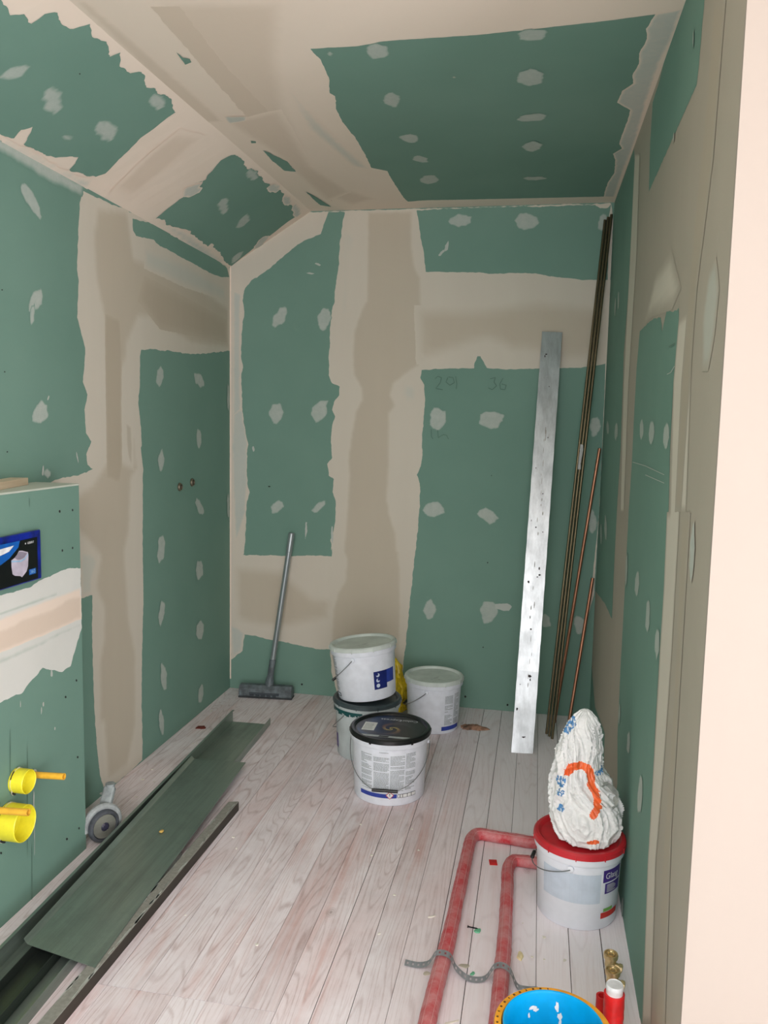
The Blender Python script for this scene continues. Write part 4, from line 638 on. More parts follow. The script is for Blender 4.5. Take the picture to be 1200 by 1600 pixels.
while True:
    x0 = 0.0485 + i * W; x1 = x0 + W
    if x0 > 2.2: break
    cuts = [YN, rr.uniform(-2, 1.2), YB] if not (-1.15 < x0 < -0.6) else [YN, 1.782, YB]
    for a, b in zip(cuts, cuts[1:]):
        g = (0.0008 + (0.0006 if rr.random() < 0.4 else 0)) if (x0 > -0.35 or rr.random() < 0.45) else 0.0004
        n0 = len(bm.verts)
        box(bm, (max(x0 + g, XL - 0.04), a + 0.001, -0.02), (x1 - g, b - 0.001, 0.0), 0)
        bm.verts.ensure_lookup_table(); r_ = rr.random()
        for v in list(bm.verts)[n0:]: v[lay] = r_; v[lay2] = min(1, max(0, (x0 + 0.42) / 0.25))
    i += 1
obj('floor', bm, [M_FLOOR, M_GAP], kind='structure', normals=False)
# ------------------------------------------------------------------ object materials
M_WHITE = plain('white_plastic', (232, 238, 246), 0.38, var=0.02)
M_LIDW = plain('dusty_white_plastic', (206, 216, 210), 0.5, var=0.05, scale=12)
M_BLACK = plain('black_plastic', (24, 26, 27), 0.28, var=0.1)
M_DKLID = plain('slate_plastic', (62, 74, 78), 0.4, var=0.12, scale=14)
M_WIRE = plain('zinc_wire', (138, 142, 144), 0.35, 0.8)
M_PRINT = plain('grey_print', (160, 168, 168), 0.6)
M_BLUE = plain('royal_blue_print', (44, 66, 158), 0.45)
M_NAVY = plain('navy_print', (22, 38, 110), 0.4)
M_PURPLE = plain('purple_print', (66, 42, 128), 0.45)
M_REDLID = plain('red_plastic', (196, 38, 48), 0.35, var=0.08, scale=10)
M_REDP = plain('red_print', (200, 48, 40), 0.45)
M_GREENP = plain('green_print', (120, 176, 84), 0.45)
M_PAPER = plain('white_paper', (232, 234, 232), 0.7, var=0.03)
M_PALEB = plain('pale_blue_print', (206, 218, 232), 0.4, var=0.02)
M_DARKP = plain('dark_print', (40, 42, 48), 0.5)
M_GOLD = plain('gold_print', (196, 176, 92), 0.5)
M_TEAL = plain('dark_teal_paint', (20, 82, 82), 0.4)

def curved_patch(bm, R, p0, p1, z0, z1, mi=0, off=0.0006, n=10, R2=None):
    """a patch wrapped round a bucket wall; R(z) is the wall radius, angles in degrees"""
    n = max(1, int(abs(p1 - p0) / 4) + 1) if n is None else n
    zs = (z0, z1); rows = []
    for z in zs:
        rows.append([bm.verts.new(((R(z) + off) * math.cos(math.radians(p0 + (p1 - p0) * i / n)), (R(z) + off) * math.sin(math.radians(p0 + (p1 - p0) * i / n)), z)) for i in range(n + 1)])
    for i in range(n): bm.faces.new((rows[0][i], rows[0][i + 1], rows[1][i + 1], rows[1][i])).material_index = mi

def wrap_fn(R, phi, z, off=0.001, up=1):
    def f(x, y):
        a = math.radians(phi) + x / R(z); zz = z + y * up
        return Vector(((R(zz) + off) * math.cos(a), (R(zz) + off) * math.sin(a), zz))
    return f

def bucket(name, label, loc, H, rb, rt, lid='white', ears=0, hang=-90, drop=0.15, rot=(0, 0, 0), body_mat=None, grip=True, group=None, turn=0, lidmat=None, handle=True, spread=1.0):
    t = thing(name, label, 'bucket', loc, rot, group)
    R = lambda z: rb + (rt - rb) * max(0, min(1, z / H))
    bm = bmesh.new(); w = 0.0022
    rim = H - 0.034
    prof = [(0, 0.004), (rb - 0.012, 0.004), (rb - 0.009, 0.0), (rb - 0.003, 0.0015), (rb, 0.006), (R(rim), rim), (R(rim) + 0.0065, rim + 0.001), (R(rim) + 0.0075, rim + 0.004), (R(H) + 0.006, H - 0.006), (R(H) + 0.003, H - 0.002), (R(H) - w, H - 0.002), (rb - w, 0.009), (0, 0.009)]
    lathe(bm, prof, 72)
    obj('bucket_body', bm, body_mat or M_WHITE, t, True)
    # lid: skirt outside the rim, sunken disc
    bm = bmesh.new(); ro = R(H) + 0.009
    prof = [(0, H - 0.003), (ro - 0.022, H - 0.003), (ro - 0.018, H + 0.003), (ro - 0.013, H + 0.0065), (ro - 0.005, H + 0.006), (ro, H + 0.001), (ro + 0.0015, H - 0.012), (ro - 0.001, H - 0.0125), (ro - 0.002, H - 0.003), (ro - 0.012, H + 0.001), (ro - 0.020, H - 0.0055), (0, H - 0.0055)]
    lathe(bm, prof, 72)
    lm = lidmat or (M_LIDW if lid == 'white' else M_BLACK)
    nr = 10 if lid == 'white' else 6
    for k in range(nr):      # moulded ribs round the skirt
        M = Matrix.Rotation(k * 2 * PI / nr + 0.2, 4, 'Z') @ Matrix.Translation((ro + 0.0005, 0, H - 0.010)); w_ = 0.0012 if lid == 'white' else 0.004
        box(bm, (-0.0015, -w_, -0.006), (0.0022, w_, 0.009), 0, M, 0.0006)
    L = obj('lid', bm, lm, t, True)
    if handle:
        zp = rim - 0.012
        # ears
        for s in (0, 180):
            bm = bmesh.new(); M = Matrix.Rotation(math.radians(ears + s), 4, 'Z') @ Matrix.Translation((R(zp), 0, zp)) @ Matrix.Rotation(PI / 2, 4, 'Y')
            lathe(bm, [(0, -0.002), (0.010, -0.002), (0.0095, 0.006), (0.006, 0.008), (0, 0.008)], 20, M=M)
            obj('ear', bm, body_mat or M_WHITE, t, True)
        bm = bmesh.new(); pts = []; sgn = 1 if ((hang - ears) % 360) < 180 else -1
        N = 40
        for k in range(N + 1):
            u = k / N; a = math.radians(ears + sgn * 180 * u); s = math.sin(PI * u) ** 0.9
            z = zp - drop * s; rr_ = R(zp) + 0.0085 + 0.004 * s
            pts.append((rr_ * math.cos(a), rr_ * math.sin(a), z))
        tube(bm, pts, 0.0016, 8)
        hd = obj('handle', bm, M_WIRE, t, True)
        if grip:
            bm = bmesh.new(); g = [Vector(pts[int(N / 2 - 4 * spread)]), Vector(pts[int(N / 2 + 4 * spread)])]; mid_ = (Vector(pts[int(N / 2)]) - (g[0] + g[1]) / 2) * 0.5; g = [g[0] + mid_, g[1] + mid_]
            tube(bm, g, 0.0062, 12); obj('grip', bm, M_BLACK, hd, True)
    return t, R

def text_block(bm, R, p0, p1, z0, z1, rows, rnd, mi=0, off=0.0008):
    """lines of small print as broken strips"""
    h = (z1 - z0) / rows
    for r in range(rows):
        z = z1 - (r + 1) * h
        if rnd.random() < 0.10: continue
        end = p1 if rnd.random() < 0.75 else p0 + (p1 - p0) * rnd.uniform(0.3, 0.9)
        p = p0
        while p < end - 0.5:
            q = min(end, p + rnd.uniform(1.2, 4.5))
            curved_patch(bm, R, p, q, z, z + h * 0.52, mi, off, 1); p = q + 0.45

# ---- front bucket with the black lid
FB = (-0.531, 3.045, 0)
t, R = bucket('paint_bucket', 'white paint bucket with glossy black printed lid, foremost of the bucket cluster on the floor', FB, 0.262, 0.138, 0.150, lid='black', ears=184, hang=-86, drop=0.148)
rnd = random.Random(11)
bm = bmesh.new()
for (a, b, z1) in ((-128, -108, 0.205), (-105, -81, 0.203), (-79, -57, 0.205), (-55, -38, 0.212)):
    text_block(bm, R, a, b, 0.062 if a < -60 else 0.15, z1, 30 if a < -60 else 12, rnd)
for (a, b) in ((-55, -38),): text_block(bm, R, a, b, 0.065, 0.14, 14, rnd)
curved_patch(bm, R, -96, -82, 0.2145, 0.2165, 0, 0.0008)
obj('small_print', bm, M_PRINT, t)
bm = bmesh.new(); curved_patch(bm, R, -131, -68, 0.034, 0.050, 0, 0.0007, 20)
for k, (a, b) in enumerate(((-66, -63.5), (-62, -59), (-58, -51), (-50, -43.5), (-42.5, -35))):
    curved_patch(bm, R, a - 0.5, b + 0.5, 0.0345, 0.0495, 1, 0.0007, 3); curved_patch(bm, R, a, b, 0.036, 0.048, 2, 0.001, 3)
# hazard diamond with an exclamation mark
def diamond(bm, R, phi, z, s, mi, off):
    f = wrap_fn(R, phi, z, off); vs = [bm.verts.new(f(*p)) for p in ((0, -s), (s, 0), (0, s), (-s, 0))]; bm.faces.new(vs).material_index = mi
diamond(bm, R, -79, 0.046, 0.0155, 3, 0.0012); diamond(bm, R, -79, 0.046, 0.0125, 2, 0.0016)
f = wrap_fn(R, -79, 0.046, 0.0020)
bm.faces.new([bm.verts.new(f(*p)) for p in ((-0.0009, -0.0015), (0.0009, -0.0015), (0.0018, 0.0065), (-0.0018, 0.0065))]).material_index = 1
bm.faces.new([bm.verts.new(f(*p)) for p in ((-0.0012, -0.0055), (0.0012, -0.0055), (0.0012, -0.0032), (-0.0012, -0.0032))]).material_index = 1
obj('blue_band', bm, [M_BLUE, M_DARKP, M_PAPER, M_REDP], t)
# lid print: dark galaxy, sticker, band, lettering that reads from the far side
LZ = 0.262 - 0.003
def galaxy_mat():
    k = NT('galaxy_print', 0.3, 0, (30, 30, 40), 0.5)
    c = k.n('ShaderNodeTexCoord'); mp = k.n('ShaderNodeMapping'); mp.inputs['Location'].default_value = (-0.005, 0.012, 0); k.l(c.outputs['Object'], mp.inputs['Vector'])
    sp = k.n('ShaderNodeSeparateXYZ'); k.l(mp.outputs[0], sp.inputs[0])
    an = k.math('ARCTAN2', sp.outputs['Y'], sp.outputs['X'])
    r = k.math('SQRT', k.math('ADD', k.math('POWER', sp.outputs['X'], 2), k.math('POWER', sp.outputs['Y'], 2)))
    ph = k.math('ADD', k.math('MULTIPLY', k.math('LOGARITHM', k.math('ADD', r, 0.008), 2.718), 2.6), an)
    sw = k.math('SINE', k.math('MULTIPLY', ph, 2.0)); n = k.noise(60, 5, 0.7)
    sw = k.math('ADD', sw, k.math('MULTIPLY', k.math('SUBTRACT', n, 0.5), 1.6))
    arm = k.ramp(sw, [(0.25, (0, 0, 0, 1)), (0.9, (1, 1, 1, 1))])
    tint = k.ramp(k.math('MULTIPLY', r, 10.0), [(0.0, (240, 226, 140)), (0.14, (196, 178, 96)), (0.36, (120, 84, 62)), (0.6, (62, 62, 78)), (0.95, (24, 24, 32))])
    bgc = k.ramp(k.math('ADD', k.math('MULTIPLY', sp.outputs['X'], 4.0), 0.5), [(0.1, (38, 66, 104)), (0.5, (28, 32, 50)), (0.8, (26, 24, 28))])
    col = k.mix(k.math('MULTIPLY', arm, 0.85), bgc, tint); k.color(col); return k.m
M_GAL = galaxy_mat()
def disc_clip(bm, rad, x0, x1, y0, y1, z, mi):
    P = []
    for k in range(120):
        a = 2 * PI * k / 120; x, y = rad * math.cos(a), rad * math.sin(a)
        x = min(max(x, x0), x1); y = min(max(y, y0), y1); q = (round(x, 5), round(y, 5))
        if not P or q != P[-1]: P.append(q)
    if P[0] == P[-1]: P.pop()
    bm.faces.new([bm.verts.new((x, y, z)) for x, y in P]).material_index = mi
bm = bmesh.new()
disc_clip(bm, 0.132, -1, 1, -0.085, 1, LZ + 0.0008, 0)
disc_clip(bm, 0.132, -1, 0.10, -0.106, -0.087, LZ + 0.0008, 1)
for q in ((-0.030, -0.103, 0.008, -0.091),):
    bm.faces.new([bm.verts.new(p) for p in ((q[0], q[1], LZ + 0.0012), (q[2], q[1], LZ + 0.0012), (q[2] + 0.004, q[3], LZ + 0.0012), (q[0] + 0.005, q[3], LZ + 0.0012))]).material_index = 2
put_text(bm, 'ColorExpress', 0.026, lambda x, y: Vector((0.022 - x, 0.082 - y, LZ + 0.0013)), 3, 1.05)
lidprint = obj('lid_print', bm, [M_GAL, plain('silver_print', (176, 182, 184), 0.4), M_DARKP, plain('pale_lettering', (226, 230, 236), 0.5)], t)
bm = bmesh.new(); Ms = Matrix.Rotation(0.0, 4, 'Z')
box(bm, (-0.108, -0.046, LZ + 0.0009), (-0.058, 0.038, LZ + 0.0014), 0, Ms)
for k in range(9): box(bm, (-0.103, -0.036 + k * 0.0076, LZ + 0.0013), (-0.066 - 0.006 * rnd.random(), -0.0335 + k * 0.0076, LZ + 0.0016), 1, Ms)
obj('price_sticker', bm, [M_PAPER, M_PRINT], t)

# ---- bucket with the slate lid, and the tilted bucket standing on it
DB = (-0.700, 3.405, 0)
t, R = bucket('paint_bucket', 'grey-white paint bucket with slate lid and dried paint drips, under the tilted white bucket', DB, 0.25, 0.128, 0.141, lidmat=M_DKLID, ears=60, hang=150, drop=0.12, grip=False, body_mat=plain('greyed_white_plastic', (196, 206, 206), 0.42, var=0.05, scale=10))
bm = bmesh.new(); curved_patch(bm, R, -178, -148, 0.035, 0.10, 0, n=6); curved_patch(bm, R, -178, -156, 0.10, 0.13, 2, n=6)
curved_patch(bm, R, -176, -163, 0.135, 0.155, 1, n=3); f = wrap_fn(R, -170, 0.145)
obj('label', bm, [plain('violet_print', (84, 66, 140), 0.5), M_DARKP, M_PALEB], t)
bm = bmesh.new()   # paint that ran down from the lid
rn = random.Random(4)
for k in range(34):
    a = -175 + k * 2.6; d = rn.uniform(0.008, 0.022); curved_patch(bm, R, a, a + 3.0, 0.222 - d, 0.224, 0 if k > 5 else 1, 0.0088 if k % 2 else 0.0091, 2)
obj('paint_drip', bm, [M_TEAL, M_LIDW], t)
TB = (-0.700, 3.405, 0.2635)
t, R = bucket('paint_bucket', 'white bucket with dusty white lid, sitting tilted on top of another bucket', TB, 0.232, 0.126, 0.139, ears=-98, hang=170, drop=0.118, rot=(math.radians(-1), math.radians(-6.5), 0), spread=0.5)
bm = bmesh.new(); curved_patch(bm, R, -62, -34, 0.050, 0.128, 0); curved_patch(bm, R, -34, -12, 0.070, 0.128, 1)
for z in (0.066, 0.089, 0.112):
    f = wrap_fn(R, -54, z, 0.0011)
    bm.faces.new([bm.verts.new(f(0.0085 * math.cos(a * PI / 8), 0.0085 * math.sin(a * PI / 8))) for a in range(16)]).material_index = 2
for z, c in ((0.089, (0.004, 0.004)), (0.112, (-0.004, 0.004))):
    f = wrap_fn(R, -54, z, 0.0014); bm.faces.new([bm.verts.new(f(c[0] + 0.006 * math.cos(a * PI / 6), c[1] + 0.006 * math.sin(a * PI / 6))) for a in range(12)]).material_index = 0
obj('blue_label', bm, [M_NAVY, M_BLUE, M_PALEB], t)
bm = bmesh.new(); text_block(bm, R, -158, -140, 0.045, 0.20, 34, rnd); curved_patch(bm, R, -160, -138, 0.018, 0.033, 1, n=6); curved_patch(bm, R, -158, -140, 0.021, 0.030, 2, 0.001, n=6)
obj('small_print', bm, [M_PRINT, M_DARKP, M_PALEB], t)
# back right bucket
WB = (-0.452, 3.785, 0)
t, R = bucket('paint_bucket', 'plain white bucket with dusty white lid, standing on the floor against the back wall', WB, 0.250, 0.121, 0.133, ears=-98, hang=170, drop=0.105, spread=0.5)
bm = bmesh.new(); text_block(bm, R, -58, -38, 0.045, 0.195, 26, rnd); text_block(bm, R, -34, -18, 0.045, 0.195, 26, rnd)
obj('small_print', bm, M_PRINT, t)
bm = bmesh.new(); curved_patch(bm, R, -64, -12, 0.018, 0.038, 0, n=14); obj('blue_band', bm, M_BLUE, t)

# smudges on the white lids
def smudge(parent, z, spots, mat):
    bm = bmesh.new()
    for (x, y, a, b, g) in spots:
        P = [(x + a * (1 + 0.3 * math.sin(3 * k)) * math.cos(k * PI / 5) * math.cos(g) - b * math.sin(k * PI / 5) * math.sin(g), y + a * math.cos(k * PI / 5) * math.sin(g) + b * math.sin(k * PI / 5) * math.cos(g)) for k in range(10)]
        bm.faces.new([bm.verts.new((p[0], p[1], z)) for p in P])
    obj('smudge', bm, mat, parent)
for q in [o for o in bpy.data.objects if o.name.startswith('paint_bucket')]:
    if 'dusty white lid' in q['label']:
        zz = (0.232 if 'tilted' in q['label'] else 0.250) - 0.003 + 0.0006
        smudge([c for c in q.children if c.name.startswith('lid')][0], zz, [(0.012, -0.03, 0.013, 0.003, 0.5), (0.03, -0.05, 0.006, 0.003, 0.2), (-0.005, -0.055, 0.005, 0.0025, 0), (0.018, -0.015, 0.012, 0.0015, 0.9)], M_PRINT)

# ---- red lidded bucket by the right wall
RB = (0.166, 2.395, 0)
t, R = bucket('adhesive_bucket', 'large white bucket with red lid and purple label beside the right wall', RB, 0.236, 0.1165, 0.126, ears=-103, hang=178, drop=0.05, lidmat=M_REDLID, body_mat=plain('bright_white_plastic', (238, 242, 250), 0.32, var=0.01), spread=0.4)
bm = bmesh.new()
curved_patch(bm, R, -58, -22, 0.148, 0.186, 0); curved_patch(bm, R, -54, -22, 0.112, 0.144, 0)
curved_patch(bm, R, -58, -22, 0.036, 0.054, 2); curved_patch(bm, R, -54, -36, 0.056, 0.066, 3)
curved_patch(bm, R, -146, -61, 0.086, 0.176, 4, 0.0004, 16)
for k in range(6): curved_patch(bm, R, -51, -32 - rnd.random() * 8, 0.117 + k * 0.0042, 0.1186 + k * 0.0042, 1, 0.0011, 4)
f0 = wrap_fn(R, -42.0, 0.1665, 0.0012)
put_text(bm, 'Glasg', 0.026, f0, 1, 0.95)
obj('label', bm, [M_PURPLE, M_PAPER, M_REDP, M_GREENP, M_PALEB], t)

# ------------------------------------------------------------------ crumpled plastic sack on the red lid
def bag_mat():
    k = NT('crumpled_white_film', 0.34, 0, (226, 228, 226), 0.5)
    k.color(k.ramp(k.noise(14, 5, 0.6), [(0.3, (226, 228, 228)), (0.7, (240, 240, 238))]))
    k.b.inputs['Subsurface Weight'].default_value = 0.0
    n1 = k.noise(30, 5, 0.6, dist=2.2); vo = k.n('ShaderNodeTexVoronoi'); vo.inputs['Scale'].default_value = 22; vo.feature = 'DISTANCE_TO_EDGE'
    k.l(k.coord((1, 1, 0.6)), vo.inputs['Vector'])
    k.bump(k.math('ADD', n1, k.math('MULTIPLY', vo.outputs['Distance'], 1.6)), 0.55, 0.006); return k.m
M_BAG = bag_mat(); M_ORB = plain('orange_film_print', (238, 108, 56), 0.35); M_BLB = plain('blue_film_print', (84, 138, 190), 0.4)
M_GREYB = plain('grey_film_inside', (142, 146, 140), 0.5, var=0.15, bump=0.5)
def seg_d(px, pz, P):
    best = 9
    for (a, b), (c, d) in zip(P, P[1:]):
        ex, ez = c - a, d - b; t = max(0, min(1, ((px - a) * ex + (pz - b) * ez) / (ex * ex + ez * ez))); best = min(best, math.hypot(px - a - t * ex, pz - b - t * ez))
    return best
def make_bag():
    loc = Vector((RB[0], RB[1], 0.2445)); bm = bmesh.new(); nt, nh = 200, 190
    # outline from the front: (height, x left, x right, y half depth, y centre)
    rows = [(0.0, -0.062, 0.098, 0.070, -0.03), (0.03, -0.078, 0.110, 0.085, -0.025), (0.07, -0.085, 0.117, 0.088, -0.02), (0.12, -0.090, 0.110, 0.082, -0.01), (0.16, -0.094, 0.085, 0.076, 0.0), (0.20, -0.084, 0.058, 0.068, 0.0), (0.26, -0.073, 0.052, 0.056, 0.0), (0.31, -0.058, 0.048, 0.044, 0.0), (0.35, -0.038, 0.036, 0.032, 0.0), (0.372, -0.020, 0.022, 0.018, 0.0), (0.380, -0.004, 0.006, 0.004, 0.0)]
    def at(h):
        for a, b in zip(rows, rows[1:]):
            if h <= b[0]:
                t = (h - a[0]) / (b[0] - a[0]); return [a[i] + (b[i] - a[i]) * t for i in range(1, 5)]
        return list(rows[-1][1:])
    def at_s(h):
        v = [at(max(0, min(0.38, h + d))) for d in (-0.012, -0.006, 0, 0.006, 0.012)]; return [sum(q[i] for q in v) / 5 for i in range(4)]
    G = []
    for j in range(nh + 1):
        h = 0.38 * (j / nh) ** 1.0; xl, xr_, yd, yc = at_s(h) if 0 < j < nh - 3 else at(h); ring = []
        for i in range(nt):
            a = 2 * PI * i / nt; ca, sa = math.cos(a), math.sin(a); cx = (xl + xr_) / 2; rx = (xr_ - xl) / 2
            p = Vector((cx + rx * ca, yc + yd * sa, h))
            wv = 0.5 * noise.noise(Vector((ca * 1.4, sa * 1.4, h * 7))); u = a + wv * 1.2 + h * 2.2
            cu_, su_ = math.cos(u), math.sin(u)
            def rid(v): return 1 - min(1, abs(noise.noise(v)) * 3.0)
            n = rid(Vector((cu_ * 2.2, su_ * 2.2, h * 6 + 3))); n2 = rid(Vector((cu_ * 5.2, su_ * 5.2, h * 11 + 9))); n3 = rid(Vector((cu_ * 9, sa * 9, h * 42)))
            k = min(1, (0.39 - h) / 0.07) * min(1, (h + 0.02) / 0.03)
            amp = (0.0115 * n * n + 0.0060 * n2 * n2 + 0.0022 * n3 - 0.0075) * k + 0.0025 * noise.noise(Vector((p.x * 40, p.y * 40, p.z * 25))) * k
            p += Vector((ca, sa, 0)) * amp
            ring.append(bm.verts.new(p))
        G.append(ring)
    # (x, z) seen from the front
    arc = [(-0.046, 0.205), (-0.034, 0.223), (-0.014, 0.230), (0.006, 0.226), (0.018, 0.212), (0.022, 0.190), (0.020, 0.178), (0.034, 0.160), (0.040, 0.135), (0.038, 0.112), (0.030, 0.100)]
    arc2 = [(0.036, 0.128), (0.050, 0.118)]
    base_or = [(0.02, 0.020), (0.042, 0.026)]
    blues = [[(-0.052, 0.318), (-0.042, 0.335), (-0.038, 0.345)], [(0.042, 0.205), (0.062, 0.203)], [(-0.066, 0.165), (-0.058, 0.180)], [(-0.066, 0.140), (-0.062, 0.145)], [(-0.064, 0.095), (-0.060, 0.100)], [(-0.07, 0.18), (-0.068, 0.17)]]
    for j in range(nh):
        for i in range(nt):
            f = bm.faces.new((G[j][i], G[j][(i + 1) % nt], G[j + 1][(i + 1) % nt], G[j + 1][i]))
            c = f.calc_center_median(); mi = 0
            if c.y < 0.012:
                x, z = c.x, c.z
                if seg_d(x, z, arc) < 0.0105 + 0.002 * noise.noise(Vector((x * 90, z * 90, 0))): mi = 1
                elif seg_d(x, z, arc2) < 0.005 or seg_d(x, z, base_or) < 0.006: mi = 1
                elif any(seg_d(x, z, b) < (0.012 if n_ == 0 else 0.0085) for n_, b in enumerate(blues)) and noise.noise(Vector((x * 240, 3, z * 120))) > -0.12: mi = 2
            f.material_index = mi
    bm.faces.new(list(reversed(G[0]))); bm.faces.new(G[-1])
    o = obj('plastic_sack', bm, [M_BAG, M_ORB, M_BLB], smooth=True, angle=80, loc=loc)
    tag(o, 'crumpled white plastic sack with orange and blue print, on top of the red-lidded bucket', 'plastic bag')
    # rolled open mouth on the right side
    b2 = bmesh.new(); M = Matrix.Translation((0.072, -0.052, 0.142)) @ Matrix.Rotation(math.radians(24), 4, 'Z') @ Matrix.Rotation(math.radians(62), 4, 'X') @ Matrix.Scale(1.25, 4, (0, 1, 0))
    prof = [(0, -0.012), (0.014, -0.010), (0.022, -0.002), (0.025, 0.006), (0.0285, 0.007), (0.031, 0.0), (0.032, -0.016)]
    lathe(b2, prof, 40, 0, M)
    for v in b2.verts: v.co += Vector((1, 1, 1)) * 0.004 * noise.noise(v.co * 60)
    for f in b2.faces:
        f.material_index = 0
    m = obj('sack_mouth', b2, [M_GREYB], o, True); return o
make_bag()

# ------------------------------------------------------------------ yellow bag behind the buckets
bm = bmesh.new(); lathe(bm, [(0, 0), (0.05, 0.0), (0.062, 0.03), (0.060, 0.12), (0.05, 0.20), (0.034, 0.255), (0.012, 0.285), (0, 0.288)], 60)
bmesh.ops.subdivide_edges(bm, edges=bm.edges[:], cuts=2, use_grid_fill=True)
for v in bm.verts: v.co += Vector((v.co.x, v.co.y, 0)) * (0.5 * noise.fractal(v.co * 30, 1, 2, 4))
o = obj('refuse_bag', bm, plain('yellow_film', (232, 196, 40), 0.35, var=0.15, scale=18, bump=0.6), smooth=True, loc=(-0.668, 3.90, 0))
tag(o, 'crumpled yellow plastic bag squeezed behind the stacked buckets', 'plastic bag')
# ------------------------------------------------------------------ metals
def metal(name, col, rough=0.35, met=0.9, scr=0.5, stretch=(1, 0.05, 1)):
    k = NT(name, rough, met, col, 0.5)
    f = k.noise(26, 6, 0.7, sc=stretch); g = k.noise(5, 5, 0.7)
    c = k.ramp(f, [(0.3, tuple(v * 0.86 for v in col)), (0.7, tuple(min(255, v * 1.06) for v in col))])
    c = k.mix(k.math('MULTIPLY', k.ramp(g, [(0.5, (0, 0, 0, 1)), (0.75, (1, 1, 1, 1))]), scr), c, tuple(v * 0.75 for v in col))
    k.color(c); r = k.math('MULTIPLY_ADD', g, 0.3); k.t.nodes[r.node.name].inputs[2].default_value = rough - 0.12; k.l(r, k.b.inputs['Roughness'])
    k.bump(f, 0.08, 0.001); return k.m
M_GALV = metal('galvanised_steel', (206, 212, 214), 0.36, 0.75, 0.35, (1, 1, 0.06))
M_SHEET = metal('dull_zinc_sheet', (150, 166, 156), 0.34, 0.7, 0.35)
M_RAIL = metal('dark_zinc_rail', (84, 94, 88), 0.35, 0.8, 0.3)
M_STUD = metal('brown_grey_steel', (74, 70, 62), 0.45, 0.7, 0.3)
M_COPPER = metal('copper', (196, 140, 112), 0.36, 0.9, 0.5, (1, 1, 0.2))
M_BRASS = metal('brass', (232, 208, 158), 0.34, 0.85, 0.15)
M_BEAD = metal('tarnished_bead', (126, 114, 90), 0.36, 0.95, 0.4, (1, 1, 0.1))
M_GREYPL = plain('grey_plastic', (112, 120, 122), 0.45, var=0.15, scale=40)
M_DKGREY = plain('dark_grey_plastic', (94, 104, 108), 0.5, var=0.2, scale=30, bump=0.2)

def along(a, b):
    """matrix with local z running from a to b"""
    a, b = Vector(a), Vector(b); d = (b - a); q = d.to_track_quat('Z', 'Y'); return Matrix.Translation(a) @ q.to_matrix().to_4x4(), d.length

# ---- wide steel profile leaning on the back wall
bot = Vector((-0.020, 3.546, 0.0)); top = Vector((0.040, 4.058, 1.905))
zax = (top - bot).normalized(); xax = Vector((1, 0.03, 0)); xax = (xax - zax * xax.dot(zax)).normalized(); yax = zax.cross(xax)
M = Matrix((xax, yax, zax)).transposed().to_4x4(); M.translation = bot
Ls = (top - bot).length
bm = bmesh.new(); n = 60; hw = 0.0475; fl = 0.014; th = 0.0012
rows = []
for i in range(n + 1):
    z = Ls * i / n; w_ = hw + 0.0006 * math.sin(i * 1.7) ; bow = 0.004 * math.sin(PI * i / n) + (0.003 * math.exp(-((z - 0.36) / 0.03) ** 2))
    # open channel section: outer lip, flange, web, flange, lip (closed ring with thickness)
    S = [(-w_, fl), (-w_, 0), (w_, 0), (w_, fl), (w_ - th, fl), (w_ - th, th), (-w_ + th, th), (-w_ + th, fl)]
    rows.append([bm.verts.new(M @ Vector((x, y - bow, z + (0.004 * x / hw if i == 0 else 0)))) for x, y in S])
for a, b in zip(rows, rows[1:]):
    for k in range(8): bm.faces.new((a[k], a[(k + 1) % 8], b[(k + 1) % 8], b[k]))
bm.faces.new(rows[0]); bm.faces.new(list(reversed(rows[-1])))
prof = obj('steel_profile', bm, M_GALV); tag(prof, 'tall wide bright galvanised steel profile leaning against the back wall', 'metal profile')
bm = bmesh.new(); rs = random.Random(8)
for (x, z, a, b) in [(-0.02, 1.86, .006, .003), (-0.026, 1.85, .003, .006), (0.004, 1.70, .002, .003), (0.01, 1.18, .003, .003), (-0.01, 1.02, .004, .003), (0.022, 1.0, .0025, .003), (0.018, .83, .003, .009), (0.021, .80, .005, .004), (0.012, .79, .004, .003), (-.026, .765, .005, .006), (0.0, .55, .004, .004), (0.01, .34, .007, .006), (0.013, .325, .003, .006), (-.036, .19, .004, .006), (0.0, .07, .006, .003), (0.007, .072, .002, .004), (-.03, .30, .002, .002), (.015, 1.45, .002, .003), (-.03, 1.3, .0015, .004), (-.034, 1.05, .0015, .005)]:
    P = [(x + a * (1 + rs.uniform(-.3, .3)) * math.cos(k * PI / 4), z + b * (1 + rs.uniform(-.3, .3)) * math.sin(k * PI / 4)) for k in range(8)]
    bow = 0.004 * math.sin(PI * z / Ls) + 0.003 * math.exp(-((z - 0.36) / 0.03) ** 2)
    bm.faces.new([bm.verts.new(M @ Vector((u, -bow - 0.0014, v))) for u, v in P])
for k in range(26):
    z = rs.uniform(0.3, 1.5); x = rs.gauss(0.002, .006); a = rs.uniform(.0008, .0025); b = rs.uniform(.004, .02); bow = 0.004 * math.sin(PI * z / Ls) + 0.003 * math.exp(-((z - 0.36) / 0.03) ** 2)
    bm.faces.new([bm.verts.new(M @ Vector((x + a * math.cos(q * PI / 3), -bow - 0.0012, z + b * math.sin(q * PI / 3)))) for q in range(6)]).material_index = 1
obj('stain', bm, [plain('dark_stain', (44, 34, 36), 0.6), plain('grey_scuff', (150, 148, 140), 0.6)], prof)

